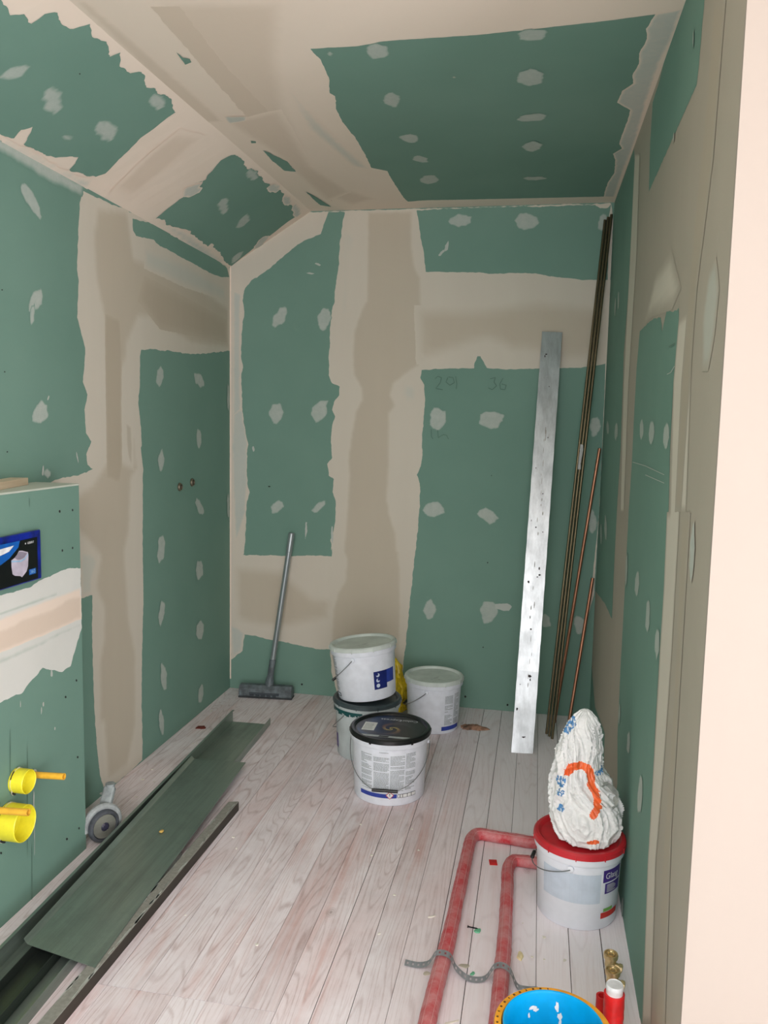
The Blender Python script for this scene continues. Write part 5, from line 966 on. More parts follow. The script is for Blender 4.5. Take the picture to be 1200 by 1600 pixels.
# ---- slim metal beads leaning into the corner
for k in range(3):
    a = (0.086 + 0.0142 * k, 3.742 + 0.004 * k, 0.0); b = (0.262 + 0.0142 * k, 4.062, 2.446 - 0.012 * (2 - k))
    Mx, L = along(a, b); bm = bmesh.new()
    # angle section with a rounded nose
    S = [(0.0063 * math.cos(q), 0.0063 * math.sin(q)) for q in [PI * 0.05 * j for j in range(-8, 29)]]
    S2 = [(0.0048 * math.cos(q), 0.0048 * math.sin(q)) for q in [PI * 0.05 * j for j in range(28, -9, -1)]]
    R_ = []
    for z in (0.0 + 0.012 * (2 - k), 0.02 + .01, L * .25, L * .5, L * .75, L):
        R_.append([bm.verts.new(Mx @ Vector((x, y, z))) for x, y in S + S2])
    for p, q in zip(R_, R_[1:]):
        m_ = len(p)
        for i in range(m_): bm.faces.new((p[i], p[(i + 1) % m_], q[(i + 1) % m_], q[i]))
    bm.faces.new(R_[0]); bm.faces.new(list(reversed(R_[-1])))
    o = obj('metal_bead', bm, M_BEAD, smooth=True, angle=50)
    tag(o, ('leftmost of three slim dark brown metal beads in the corner, with a white paper tag', 'middle one of three slim dark brown metal beads bundled in the right back corner', 'rightmost of three slim dark brown metal beads bundled in the right back corner')[k], 'metal bead', 'slim metal beads bundled in the corner')
    if k == 0:
        bm = bmesh.new(); c0 = Mx @ Vector((-0.009, -0.004, 1.33)); d = (Mx.to_3x3() @ Vector((0, 0, 1)))
        pts = [c0 + d * t + Vector((0.002 * math.sin(t * 60), -0.004, 0)) for t in (-.06, -.03, 0, .03, .058)]
        for p, q in zip(pts, pts[1:]):
            bm.faces.new([bm.verts.new(v) for v in (p + Vector((-.008, 0, 0)), p + Vector((.008, -.002, 0)), q + Vector((.007, -.002, 0)), q + Vector((-.006, 0, 0)))])
        r = bmesh.ops.solidify(bm, geom=bm.faces[:], thickness=0.001)
        obj('paper_tag', bm, M_PAPER, o)
# ---- copper pipes
for (a, b, lab) in (((0.128, 3.966, 0.0), (0.288, 4.062, 1.352), 'longer copper pipe leaning in the corner, beside the dark metal beads'),
                    ((0.190, 3.880, 0.0), (0.285, 4.062, 0.715), 'short copper pipe leaning in the right back corner, nearest the right wall')):
    Mx, L = along(a, b); bm = bmesh.new()
    lathe(bm, [(0.0080, 0), (0.0080, L), (0.0068, L), (0.0068, 0)], 20, 0, Mx, closed=True)
    o = obj('copper_pipe', bm, M_COPPER, smooth=True, angle=50); tag(o, lab, 'pipe', 'copper pipes in the corner')

# ------------------------------------------------------------------ floor scraper / squeegee leaning by the left corner
t = thing('floor_squeegee', 'grey long-handled floor scraper leaning against the back wall in the left corner', 'floor scraper', (-1.365, 3.985, 0))
bm = bmesh.new(); Mh = Matrix.Rotation(math.radians(5), 4, 'Z')
prof_s = [(-0.032, 0.006), (-0.036, 0.016), (-0.034, 0.050), (-0.020, 0.066), (0.012, 0.066), (0.028, 0.050), (0.030, 0.016), (0.024, 0.006)]
xs = [-0.142, -0.139, -0.05, -0.03, 0.03, 0.05, 0.139, 0.142]; RR = []
for i, x in enumerate(xs):
    s_ = 0.88 if i in (0, 7) else 1.0
    RR.append([bm.verts.new(Mh @ Vector((x, y * s_, 0.036 + (z - 0.036) * s_))) for y, z in prof_s])
for p, q in zip(RR, RR[1:]):
    for i in range(8): bm.faces.new((p[i], p[(i + 1) % 8], q[(i + 1) % 8], q[i]))
bm.faces.new(RR[0]); bm.faces.new(list(reversed(RR[-1])))
obj('head', bm, M_DKGREY, t)
bm = bmesh.new(); box(bm, (-0.144, -0.037, 0.0), (0.144, 0.026, 0.009), 0, Mh, 0.003)
obj('rubber_blade', bm, plain('dark_rubber', (52, 56, 58), 0.7), t)
bm = bmesh.new(); box(bm, (-0.085, -0.039, 0.020), (0.075, -0.0335, 0.032), 0, Mh, 0.002)
for k in range(5): box(bm, (-0.08 + k * 0.03, -0.042, 0.012), (-0.06 + k * 0.03, -0.033, 0.020), 0, Mh, 0.001)
obj('clamp_bar', bm, plain('black_clamp', (62, 70, 76), 0.4), t)
hb, ht = Vector((0.012, 0.006, 0.062)), Vector((0.113, 0.062, 0.872))
Mx, L = along(hb, ht); bm = bmesh.new()
S_ = [(0, 0), (0.030, 0), (0.026, 0.03), (0.020, 0.055), (0.0205, 0.06), (0.0205, 0.135), (0.018, 0.14), (0, 0.14)]
lathe(bm, S_, 28, 0, Mx @ Matrix.Scale(0.8, 4, (0, 1, 0)))
obj('socket', bm, M_DKGREY, t, True)
bm = bmesh.new(); lathe(bm, [(0, 0.10), (0.0145, 0.10), (0.0150, L - 0.10), (0.0165, L - 0.098), (0.0165, L - 0.004), (0.0145, L), (0.008, L), (0.008, L - 0.02), (0, L - 0.02)], 28, 0, Mx)
hnd = obj('handle', bm, metal('grey_aluminium', (166, 176, 178), 0.35, 0.6, 0.2, (1, 1, .1)), t, True)
bm = bmesh.new(); Mr = Mx @ Matrix.Translation((0, -0.0, L - 0.018)) ; lathe(bm, [(0.0035, -0.0175), (0.0, -0.0175)], 12, 0, Mx @ Matrix.Translation((0, 0, L - 0.018)) @ Matrix.Rotation(PI / 2, 4, 'X') @ Matrix.Translation((0, 0, 0.034)))
obj('hanging_hole', bm, M_DARKP, hnd)

# ------------------------------------------------------------------ profiles lying along the left wall
def ubar(name, p0, p1, w, hl, hr, th, mat, lips=0.0, capped=True):
    """channel lying on the floor: base p0->p1 along its left edge, open upwards"""
    p0, p1 = Vector(p0), Vector(p1); d = (p1 - p0); L = d.length; d.normalize(); x = Vector((d.y, -d.x, 0))
    bm = bmesh.new(); S = [(0, hl), (0, 0), (w, 0), (w, hr), (w - th, hr), (w - th, th), (th, th), (th, hl)]
    if lips: S = [(lips, hl), (0, hl), (0, 0), (w, 0), (w, hr), (w - th, hr), (w - th, th), (th, th), (th, hl - th), (lips, hl - th)]
    R_ = [[bm.verts.new(p0 + d * (L * s) + x * a + Vector((0, 0, b))) for a, b in S] for s in [i / 12 for i in range(13)]]
    for p, q in zip(R_, R_[1:]):
        for i in range(len(S)): bm.faces.new((p[i], p[(i + 1) % len(S)], q[(i + 1) % len(S)], q[i]))
    bm.faces.new(R_[0]); bm.faces.new(list(reversed(R_[-1])))
    return obj(name, bm, mat)
o = ubar('channel_profile', (-1.322, 1.10, 0.0), (-1.405, 3.60, 0.0), 0.190, 0.060, 0.034, 0.0016, [M_SHEET], 0.010)
tag(o, 'long dull grey-green steel channel lying on the floor along the left wall', 'metal profile')
# loose cover sheet across the channel
bm = bmesh.new(); A = Vector((-1.310, 1.838, 0)); B = Vector((-1.378, 3.07, 0)); d = (B - A).normalized(); x = Vector((d.y, -d.x, 0)); L = (B - A).length
S = [(-0.0, 0.052), (0.006, 0.043), (0.012, 0.0385), (0.19, 0.0375), (0.232, 0.0375), (0.2335, 0.034), (0.232, 0.0362), (0.19, 0.0362), (0.012, 0.037), (0.005, 0.0415), (-0.0015, 0.051)]
R_ = []
for i in range(31):
    s_ = i / 30; yy = L * s_; sag = 0.0015 * math.sin(yy * 7)
    if i == 30: yy = L
    R_.append([bm.verts.new(A + d * (yy - (0.06 * a / 0.23 if i == 0 else 0) ) + x * a + Vector((0, 0, max(b * (1 if a > 0.02 or i < 9 else 0.99), 0.036) + (sag if a > 0.05 else 0)))) for a, b in S])
for p, q in zip(R_, R_[1:]):
    for i in range(len(S)): bm.faces.new((p[i], p[(i + 1) % len(S)], q[(i + 1) % len(S)], q[i]))
bm.faces.new(R_[0]); bm.faces.new(list(reversed(R_[-1])))
o = obj('cover_sheet', bm, M_SHEET, smooth=True, angle=30); tag(o, 'loose dark green-grey metal sheet lying over the channel on the floor', 'metal sheet')
o = ubar('channel_profile', (-1.262, 1.10, 0.004), (-1.291, 2.02, 0.004), 0.075, 0.030, 0.030, 0.0014, [M_RAIL])
tag(o, 'small dark steel channel poking out from under the near end of the metal sheet', 'metal profile')
# narrow dark stud with a dusty top
bm = bmesh.new(); A = Vector((-1.110, 1.10, 0)); B = Vector((-1.086, 2.742, 0)); d = (B - A).normalized(); x = Vector((d.y, -d.x, 0)); L = (B - A).length
S = [(0, 0), (0.002, 0), (0.002, 0.033), (0.034, 0.033), (0.034, 0), (0.036, 0), (0.036, 0.034), (0.034, 0.035), (0.002, 0.035), (0, 0.034)]
R_ = [[bm.verts.new(A + d * (L * i / 20 + (0.012 * a / 0.036 if i == 20 else 0)) + x * a + Vector((0, 0, b))) for a, b in S] for i in range(21)]
for p, q in zip(R_, R_[1:]):
    for i in range(len(S)): bm.faces.new((p[i], p[(i + 1) % len(S)], q[(i + 1) % len(S)], q[i]))
bm.faces.new(R_[0]); bm.faces.new(list(reversed(R_[-1])))
stud = obj('steel_stud', bm, [M_STUD, plain('dusty_steel', (138, 138, 130), 0.7, var=.06, scale=90)])
for f_ in stud.data.polygons:
    if f_.normal.z > .7 and f_.center.z > .034: f_.material_index = 1
tag(stud, 'narrow dark brown steel stud lying on the floorboards, right of the wide metal sheet', 'metal profile')
bm = bmesh.new(); rs = random.Random(5)
for k in range(60):
    y = rs.uniform(0.25, L - 0.02) if k > 25 else rs.uniform(0.6, 1.1); a = rs.choice((0.004, 0.031)) + rs.uniform(-.003, .003); w_, l_ = rs.uniform(.001, .004), rs.uniform(.006, .04)
    c = A + d * y + x * a + Vector((0, 0, 0.0356)); bm.faces.new([bm.verts.new(c + x * (w_ * math.cos(q * PI / 4) * rs.uniform(.7, 1.2)) + d * (l_ * math.sin(q * PI / 4))) for q in range(8)])
obj('plaster_dust', bm, plain('pale_dust', (176, 180, 174), 0.9), stud, kind='stuff')

# torn plastic film between sheet and stud
bm = bmesh.new(); G = []
for i in range(26):
    row = []
    for j in range(9):
        u, v = i / 25, j / 8; w_ = 0.016 * math.sin(PI * min(1, u * 1.02)) ** .5 + 0.004
        c = Vector((-1.125 + 0.010 * u, 2.03 + 0.36 * u, 0)); p = c + Vector(((v - .5) * w_ * 2, 0.02 * noise.noise(Vector((u * 9, v * 4, 1))), 0))
        p.z = 0.012 + 0.014 * abs(noise.noise(Vector((u * 11, v * 5, 3)))) + 0.018 * math.sin(PI * v); p.x += 0.008 * noise.noise(Vector((u * 14, 2, v * 3)))
        row.append(bm.verts.new(p))
    G.append(row)
for i in range(25):
    for j in range(8): bm.faces.new((G[i][j], G[i][j + 1], G[i + 1][j + 1], G[i + 1][j]))
k = NT('clear_film', 0.18, 0, (196, 202, 196), 0.6); k.b.inputs['Alpha'].default_value = 0.5; k.bump(k.noise(60, 5, 0.7), 0.9, 0.004)
o = obj('plastic_film', bm, k.m, smooth=True, angle=180); tag(o, 'torn strip of dusty clear plastic film between the metal sheet and the dark stud', 'plastic film')
bm = bmesh.new(); bmesh.ops.create_icosphere(bm, subdivisions=2, radius=0.008)
for v in bm.verts: v.co = Vector((v.co.x, v.co.y * 1.3, v.co.z * .4)) * (1 + .3 * noise.noise(v.co * 200))
o = obj('amber_crumb', bm, plain('amber', (214, 176, 96), 0.3), smooth=True, loc=(-1.2215, 2.472, 0.0415)); tag(o, 'tiny amber crumb lying on the dark metal sheet', 'debris')

# ------------------------------------------------------------------ grey castor behind the boxed wall
t = thing('castor_wheel', 'grey plastic castor wheel lying in the gap behind the boxed-in wall', 'castor', (-1.415, 2.430, 0.0), (0, 0, math.radians(-32)))
Mw = Matrix.Translation((0, 0, 0.060)) @ Matrix.Rotation(math.radians(90), 4, 'Y')
bm = bmesh.new(); lathe(bm, [(0, -0.012), (0.040, -0.012), (0.052, -0.010), (0.056, -0.004), (0.056, 0.004), (0.052, 0.010), (0.044, 0.012), (0.042, 0.006), (0.016, 0.009), (0.014, 0.012), (0, 0.012)], 48, 0, Mw)
wh = obj('wheel', bm, plain('dark_grey_tyre', (70, 74, 80), .55, var=.15), t, True)
bm = bmesh.new(); lathe(bm, [(0.015, 0.0105), (0.041, 0.0075), (0.041, 0.0085), (0.015, 0.0115)], 40, 0, Mw, closed=True)
obj('wheel_disc', bm, metal('shiny_disc', (190, 190, 180), 0.22, 0.7, .1), wh, True)
bm = bmesh.new(); lathe(bm, [(0, 0.017), (0.009, 0.016), (0.014, 0.012), (0.014, 0.010)], 24, 0, Mw)
for q in range(4): box(bm, (-0.0012, -0.012, 0.013), (0.0012, 0.012, 0.0165), 0, Mw @ Matrix.Rotation(q * PI / 4, 4, 'Z'))
obj('hub', bm, plain('dark_hub', (46, 46, 64), 0.4), wh)
bm = bmesh.new()
arcp = [Vector((-0.012, 0.062 * math.cos(a), 0.060 + 0.064 * math.sin(a))) for a in [math.radians(q) for q in range(-60, 200, 13)]]
tube(bm, arcp, 0.012, 10)
bmh = obj('mudguard', bm, plain('dusty_grey_plastic', (150, 156, 156), 0.55, var=.12), t, True)
bm = bmesh.new(); Mx, L = along((-0.020, 0.015, 0.105), (-0.052, 0.055, 0.165)); box(bm, (-0.02, -0.012, 0), (0.02, 0.012, L), 0, Mx, 0.006)
lathe(bm, [(0, 0), (0.016, 0), (0.016, 0.012), (0, 0.012)], 20, 0, Matrix.Translation((-0.052, 0.055, 0.165)))
obj('bracket', bm, plain('dusty_grey_bracket', (142, 150, 150), 0.55, var=.12), t)

# ------------------------------------------------------------------ yellow pipe plugs in the boxed wall
M_YEL = plain('yellow_plastic', (238, 228, 56), 0.35, var=.03); M_ORY = plain('amber_yellow_plastic', (236, 182, 60), 0.35, var=.05)
for (y, z, r, ln, sy, sz, sl, lab) in ((2.018, 0.402, 0.035, 0.044, 2.092, 0.386, 0.108, 'smaller yellow pipe plug with an amber stem, upper one on the boxed wall'),
                                      (1.972, 0.300, 0.052, 0.060, 1.905, 0.366, 0.118, 'larger yellow pipe plug with an amber stem, lower one on the boxed wall')):
    t = thing('pipe_plug', lab, 'pipe plug', (XBOX + 0.001, y, z), (0, 0, 0), 'yellow pipe plugs on the boxed wall')
    Mr = Matrix.Rotation(PI / 2, 4, 'Y')
    bm = bmesh.new(); lathe(bm, [(r, 0), (r, ln - 0.002), (r - 0.002, ln), (r - 0.0035, ln - 0.002), (r - 0.0035, 0.012), (0, 0.012), (0, 0)], 56, 0, Mr); obj('cup', bm, M_YEL, t, True)
    bm = bmesh.new(); Ms = Matrix.Translation((0, sy - y, sz - z)) @ Matrix.Rotation(math.radians(-3), 4, 'Y') @ Mr
    lathe(bm, [(0.0098, 0), (0.0098, sl), (0.0075, sl), (0.0075, 0)], 24, 0, Ms, closed=True); obj('stem', bm, M_ORY, t, True)
    # ragged sealing foam and dark cut round the hole
    bm = bmesh.new(); rs = random.Random(int(y * 100)); P = []
    for q in range(40):
        a = q * 2 * PI / 40; rr_ = r + 0.0015 + (0.009 * max(0, noise.noise(Vector((math.cos(a) * 2, math.sin(a) * 2, y))) + .15)) ; P.append(bm.verts.new((0.0075, rr_ * math.cos(a), rr_ * math.sin(a))))
    bm.faces.new(P)
    P = [bm.verts.new((0.0078, (sy - y) + 0.017 * (1 + .3 * noise.noise(Vector((q, y, 0)))) * math.cos(q * PI / 8), (sz - z) + 0.017 * math.sin(q * PI / 8))) for q in range(16)]; bm.faces.new(P)
    sl_ = obj('sealing_foam', bm, plain('pale_foam', (204, 204, 190), .9), t)
    bm = bmesh.new()
    for (a0, a1) in ((2.0, 2.7), (-2.4, -1.9)):
        P = [(r + 0.001) * 1.0] ; A_ = [a0 + (a1 - a0) * q / 6 for q in range(7)]
        vs = [bm.verts.new((0.0082, r * math.cos(a), r * math.sin(a))) for a in A_] + [bm.verts.new((0.0082, (r + 0.006) * math.cos(a), (r + 0.006) * math.sin(a))) for a in reversed(A_)]
        bm.faces.new(vs)
    obj('cut_gap', bm, M_DARKP, sl_)

# ------------------------------------------------------------------ flush plate package fixed to the boxed wall
t = thing('flush_plate_package', 'dark blue package with a picture of a toilet, fixed on the green boxed wall', 'package', (XBOX + 0.0065, 2.146, 1.0455))
Y0, Y1, Z0, Z1 = -0.255, 0.0, -0.0725, 0.0735
def pk(x, y, z): return Vector((x, y, z + 0.0))
bm = bmesh.new(); box(bm, (0, Y0, Z0), (0.010, Y1, Z1), 0, None, 0.003); obj('package_body', bm, plain('deep_blue_film', (14, 32, 128), 0.3, var=.25, scale=25, bump=.4), t)
bm = bmesh.new(); X = 0.0106
def poly(bm, P, x, mi):
    bm.faces.new([bm.verts.new((x, a, b)) for a, b in P]).material_index = mi
poly(bm, [(Y0 + .01, Z0 + .004), (-0.019, Z0 + .004), (-0.019, 0.054), (Y0 + .01, 0.054)], X, 0)
poly(bm, [(Y0 + .01, -0.02), (-0.150, 0.010), (-0.108, 0.036), (-0.100, 0.054), (Y0 + .01, 0.054)], X + .0004, 1)
poly(bm, [(Y0 + .01, 0.015), (-0.150, 0.030), (-0.128, 0.044), (Y0 + .01, 0.040)], X + .0007, 4)
# toilet bowl drawing
bowl = [(-0.142, 0.004), (-0.122, 0.010), (-0.106, 0.026), (-0.092, 0.024), (-0.066, 0.016), (-0.064, 0.004), (-0.067, -0.024), (-0.074, -0.038), (-0.086, -0.046), (-0.096, -0.052), (-0.104, -0.047), (-0.128, -0.042), (-0.138, -0.036), (-0.142, -0.014)]
poly(bm, bowl, X + .001, 2); poly(bm, [(-0.128, 0.009), (-0.106, 0.023), (-0.092, 0.021), (-0.070, 0.014), (-0.082, 0.004), (-0.100, 0.0), (-0.116, 0.002)], X + .0013, 3)
poly(bm, [(-0.142, 0.003), (-0.116, -0.001), (-0.100, -0.003), (-0.082, 0.001), (-0.065, 0.012), (-0.065, 0.009), (-0.082, -0.003), (-0.100, -0.007), (-0.116, -0.005), (-0.142, -0.001)], X + .0015, 5)
poly(bm, [(-0.078, 0.040), (-0.0745, 0.040), (-0.0745, 0.0445), (-0.078, 0.0445)], X + .001, 4)
put_text(bm, 'GEBERIT', 0.0088, lambda x, y: Vector((X + .001, -0.052 + x, 0.042 + y)), 4, 0.95)
poly(bm, [(-0.062, -0.052), (-0.030, -0.052), (-0.030, -0.036), (-0.062, -0.036)], X + .0006, 1)
put_text(bm, '360', 0.016, lambda x, y: Vector((X + .001, -0.046 + x, -0.044 + y)), 5, 1.0)
obj('printed_front', bm, [plain('black_print', (14, 16, 18), .3), plain('sky_blue_print', (20, 96, 184), .3), plain('mauve_white_print', (196, 190, 206), .4), plain('mauve_grey_print', (140, 134, 150), .4), plain('white_lettering', (236, 238, 240), .4), plain('pale_blue_lettering', (150, 196, 226), .4)], t)
# wooden block on the ledge
bm = bmesh.new(); Mb = Matrix.Translation((-1.556, 2.270, ZBOX)) @ Matrix.Rotation(math.radians(13), 4, 'Z'); box(bm, (-0.055, -0.46, 0), (0.0, 0.0, 0.022), 0, None, 0.0015)
k = NT('raw_pine', 0.6, 0, (206, 178, 146)); f = k.noise(40, 5, .6, sc=(1, .06, 1)); k.color(k.ramp(f, [(.3, (206, 182, 152)), (.7, (230, 212, 186))]))
o = obj('wooden_batten', bm, k.m); o.matrix_world = Mb; tag(o, 'short raw pine batten lying on top of the boxed-in ledge', 'wood piece')
# pipe fittings in the left wall
for (y, z, lab) in ((3.455, 1.144, 'brass pipe fitting set in the green left wall, the nearer of two'), (3.590, 1.156, 'brass pipe fitting set in the green left wall, the farther of two')):
    t = thing('wall_fitting', lab, 'pipe fitting', (XL + 0.0012, y, z), (0, 0, 0), 'pipe fittings in the left wall')
    bm = bmesh.new(); Mr = Matrix.Rotation(PI / 2, 4, 'Y'); lathe(bm, [(0.019, 0.0002), (0.019, 0.004), (0.014, 0.010), (0.0125, 0.010), (0.0115, 0.002), (0, 0.002), (0, 0.0002)], 28, 0, Mr); obj('ring', bm, metal('dull_nickel', (150, 140, 122), .35, .9, .4), t, True)
    bm = bmesh.new(); lathe(bm, [(0, 0.0026), (0.0112, 0.0026)], 24, 0, Mr); obj('bore', bm, plain('dark_bore', (48, 36, 30), .8), t)

# ------------------------------------------------------------------ red insulated pipes on the floor
def redmat():
    k = NT('dusty_red_insulation', 0.45, 0, (196, 60, 70), 0.4)
    c = k.ramp(k.noise(9, 5, .6), [(.3, (188, 34, 46)), (.7, (202, 52, 62))])
    d = k.math('MULTIPLY', k.ramp(k.noise(15, 7, .75, loc=(2, 2, 2)), [(.36, (0, 0, 0, 1)), (.62, (1, 1, 1, 1))]), .62)
    c = k.mix(d, c, (212, 168, 168)); e = k.math('MULTIPLY', k.ramp(k.noise(5, 4, .6, loc=(9, 2, 2)), [(.45, (0, 0, 0, 1)), (.7, (1, 1, 1, 1))]), .35)
    c = k.mix(e, c, (214, 150, 148)); k.color(c); k.bump(k.noise(55, 6, .7), .5, .003); return k.m
M_RED = redmat(); M_REDC = plain('clean_red_insulation', (204, 34, 36), .4, var=.1, scale=25, bump=.5)
def red_pipe(pts, r, lab, joints, seed):
    P = smooth_path(pts, 14); t = thing('insulated_pipe', lab, 'pipe', (0, 0, 0), (0, 0, 0), 'red insulated pipes on the floor')
    bm = bmesh.new()
    def rf(i, p):
        j = sum(0.0022 for y in joints if p.y < y)
        def f(a): return r + j * .5 * (1 if len(joints) else 0) + 0.0016 * noise.noise(Vector((p.x * 30, p.y * 30 + a * .5, seed))) + 0.0011 * noise.noise(Vector((p.x * 90, p.y * 90, a * 2)))
        return f
    tube(bm, P, r, 26, rf=rf); obj('insulation', bm, M_RED, t, True, 60)
    bm = bmesh.new()   # woven film lines: thin pale threads along the sleeve
    rs = random.Random(seed)
    for ang in (58, 112):
        Q = []
        for i, p in enumerate(P[::3]):
            a = math.radians(ang); i3 = min(i * 3, len(P) - 2); tt = (P[i3 + 1] - P[i3]).normalized(); sd = Vector((tt.y, -tt.x, 0)); Q.append(p + sd * math.cos(a) * (r + .0022) + Vector((0, 0, 1)) * math.sin(a) * (r + .0020))
        if len(Q) > 2: tube(bm, Q, 0.0005, 4, caps=False)
    obj('film_thread', bm, plain('pale_thread', (222, 178, 176), .6), t)
    return t
r = 0.0205
red_pipe([(-0.222, 1.35, r), (-0.212, 1.70, r), (-0.203, 1.95, r), (-0.194, 2.12, r), (-0.188, 2.35, r), (-0.182, 2.60, r), (-0.176, 2.705, r), (-0.150, 2.738, r), (-0.09, 2.735, r), (0.02, 2.725, r), (0.20, 2.72, r), (0.275, 2.72, r)], r, 'red insulated pipe on the floor, the outer left run that passes under the metal strap', [2.15], 1)
red_pipe([(-0.052, 1.35, r), (-0.046, 1.70, r), (-0.042, 1.95, r), (-0.040, 2.15, r), (-0.042, 2.40, r), (-0.044, 2.53, r), (-0.030, 2.585, r), (0.005, 2.592, r), (0.06, 2.59, r), (0.20, 2.585, r), (0.275, 2.585, r)], r - .001, 'red insulated pipe on the floor, the inner right run ending behind the red-lidded bucket', [2.20], 2)
# perforated strap across both pipes
Pp = smooth_path([(-0.300, 2.030, .004), (-0.265, 2.024, .006), (-0.235, 2.022, .018), (-0.215, 2.026, .047), (-0.180, 2.024, .046), (-0.160, 2.010, .022), (-0.125, 2.00, .006), (-0.085, 2.008, .006), (-0.062, 2.012, .040), (-0.040, 2.012, .048), (-0.018, 2.004, .040), (0.0, 1.992, .010), (0.025, 1.992, .005), (0.052, 1.998, .004)], 4)
acc = [0.0]
for a, b in zip(Pp, Pp[1:]): acc.append(acc[-1] + (b - a).length)
def pat(s):
    for i in range(len(acc) - 1):
        if acc[i + 1] >= s: return Pp[i].lerp(Pp[i + 1], (s - acc[i]) / (acc[i + 1] - acc[i] + 1e-9))
    return Pp[-1].copy()
bm = bmesh.new(); N = int(acc[-1] / 0.005); cols = [-0.0125, -0.0042, 0.0042, 0.0125]; G = []
for i in range(N + 1):
    p = pat(acc[-1] * i / N); G.append([bm.verts.new(p + Vector((0, c, 0))) for c in cols])
for i in range(N):
    for j in range(3):
        if j == 1 and i % 3 == 1: continue
        bm.faces.new((G[i][j], G[i][j + 1], G[i + 1][j + 1], G[i + 1][j]))
bmesh.ops.solidify(bm, geom=bm.faces[:], thickness=0.001)
o = obj('perforated_strap', bm, metal('grey_zinc_strap', (196, 202, 206), .6, .1, .3)); tag(o, 'bent grey perforated metal strap lying across both red pipes', 'metal strap')

# ------------------------------------------------------------------ nested mixing buckets in the foreground
t = thing('orange_bucket', 'orange plastic bucket at the bottom edge of the photo, holding a blue bucket', 'bucket', (0.078, 1.618, 0.0))
bm = bmesh.new(); H = 0.200
lathe(bm, [(0, 0.0), (0.088, 0.0), (0.090, 0.003), (0.110, H - 0.016), (0.121, H - 0.014), (0.1235, H - 0.010), (0.1235, H - 0.003), (0.1215, H), (0.1085, H), (0.1075, H - 0.003), (0.087, 0.004), (0, 0.004)], 80)
obj('bucket_body', bm, plain('orange_plastic', (240, 168, 48), .4, var=.05), t, True)
bm = bmesh.new()
for k in range(26):
    a = math.radians(95 + k * 8.2); Mx = Matrix.Rotation(a, 4, 'Z') @ Matrix.Translation((0.1165, 0, H + 0.0004)); w_ = .0022 if k % 3 else .0012
    box(bm, (-0.0022, -w_, -0.0002), (0.0022, w_, 0.0004), 0, Mx)
obj('rim_mark', bm, plain('dark_amber_mark', (92, 60, 30), .6), t)
t = thing('blue_bucket', 'bright blue bucket with white plaster splashes, nested inside the orange bucket', 'bucket', (0.0785, 1.6185, 0.0065))
bm = bmesh.new(); H2 = 0.200
lathe(bm, [(0, 0), (0.080, 0), (0.083, 0.003), (0.1005, H2 - 0.012), (0.1058, H2 - 0.010), (0.1062, H2 - 0.003), (0.1045, H2), (0.1015, H2 - 0.001), (0.1000, H2 - 0.006), (0.081, 0.006), (0, 0.006)], 80)
obj('bucket_body', bm, plain('cyan_plastic', (0, 164, 226), .35, var=.03), t, True)
bm = bmesh.new(); rs = random.Random(2)
for (ph, z, a, b) in ((84, .168, .004, .012), (80, .150, .005, .007), (116, .165, .009, .004), (112, .160, .006, .004), (122, .150, .003, .006), (79, .135, .003, .009)):
    R2 = lambda z_: 0.081 + (0.0995 - 0.081) * (z_ - .006) / (H2 - .012)
    c = math.radians(ph); P = []
    for q in range(12):
        u = a * (1 + rs.uniform(-.35, .35)) * math.cos(q * PI / 6); v = b * (1 + rs.uniform(-.35, .35)) * math.sin(q * PI / 6); rr_ = R2(z + v) - .0008; P.append(bm.verts.new((rr_ * math.cos(c + u / rr_), rr_ * math.sin(c + u / rr_), z + v)))
    bm.faces.new(P)
obj('plaster_splash', bm, M_PAPER, t)

# ------------------------------------------------------------------ brass valves and capped riser
for k, (x, y, h, lab) in enumerate(((0.238, 2.070, 0.085, 'brass pipe valve rising from the floor by the right wall, the farther of two'), (0.234, 1.978, 0.104, 'brass pipe valve rising from the floor, between the white cap and the other valve'))):
    t = thing('brass_valve', lab, 'valve', (x, y, 0), (math.radians(2), 0, math.radians(-8)), 'brass valves by the right wall')
    bm = bmesh.new(); lathe(bm, [(0, 0), (0.0085, 0), (0.0085, h - 0.03), (0, h - 0.03)], 20); obj('riser', bm, M_BRASS, t, True)
    bm = bmesh.new(); lathe(bm, [(0, h - 0.040), (0.0125, h - 0.040), (0.0150, h - 0.032), (0.0135, h - 0.012), (0, h - 0.012)], 28); tube(bm, [(0, 0, h - .030), (0.016, -.004, h - .031), (0.024, -.006, h - .033)], .0090, 18)
    lathe(bm, [(0, 0), (.0115, 0), (.0115, .008), (.008, .010), (0, .010)], 8, 0, Matrix.Translation((0.021, -.005, h - .032)) @ Matrix.Rotation(math.radians(100), 4, 'Y'))
    obj('elbow', bm, M_BRASS, t, True)
    bm = bmesh.new(); lathe(bm, [(0, h - .010), (.0060, h - .010), (.0070, h - .001), (.0085, h + .001), (.0105, h + .001), (.0112, h - .004), (.0130, h - .004), (.0150, h + .000), (.0180, h + .000), (.0190, h - .004), (.0180, h - .012), (.013, h - .015), (0, h - .015)], 36); cap = obj('flange', bm, M_BRASS, t, True)
    bm = bmesh.new(); lathe(bm, [(0, h - .0092), (.0059, h - .0092)], 20); obj('bore', bm, M_DARKP, cap)
t = thing('capped_riser', 'upright red insulated pipe with a white cap, beside the right wall at the bottom', 'pipe', (0.215, 1.765, 0))
bm = bmesh.new(); tube(bm, [(0, 0, z) for z in [i * .008 for i in range(25)]], .023, 26, rf=lambda i, p: (lambda a: .0225 + .0018 * noise.noise(Vector((math.cos(a) * 2, math.sin(a) * 2, p.z * 60))))); obj('insulation', bm, M_REDC, t, True, 60)
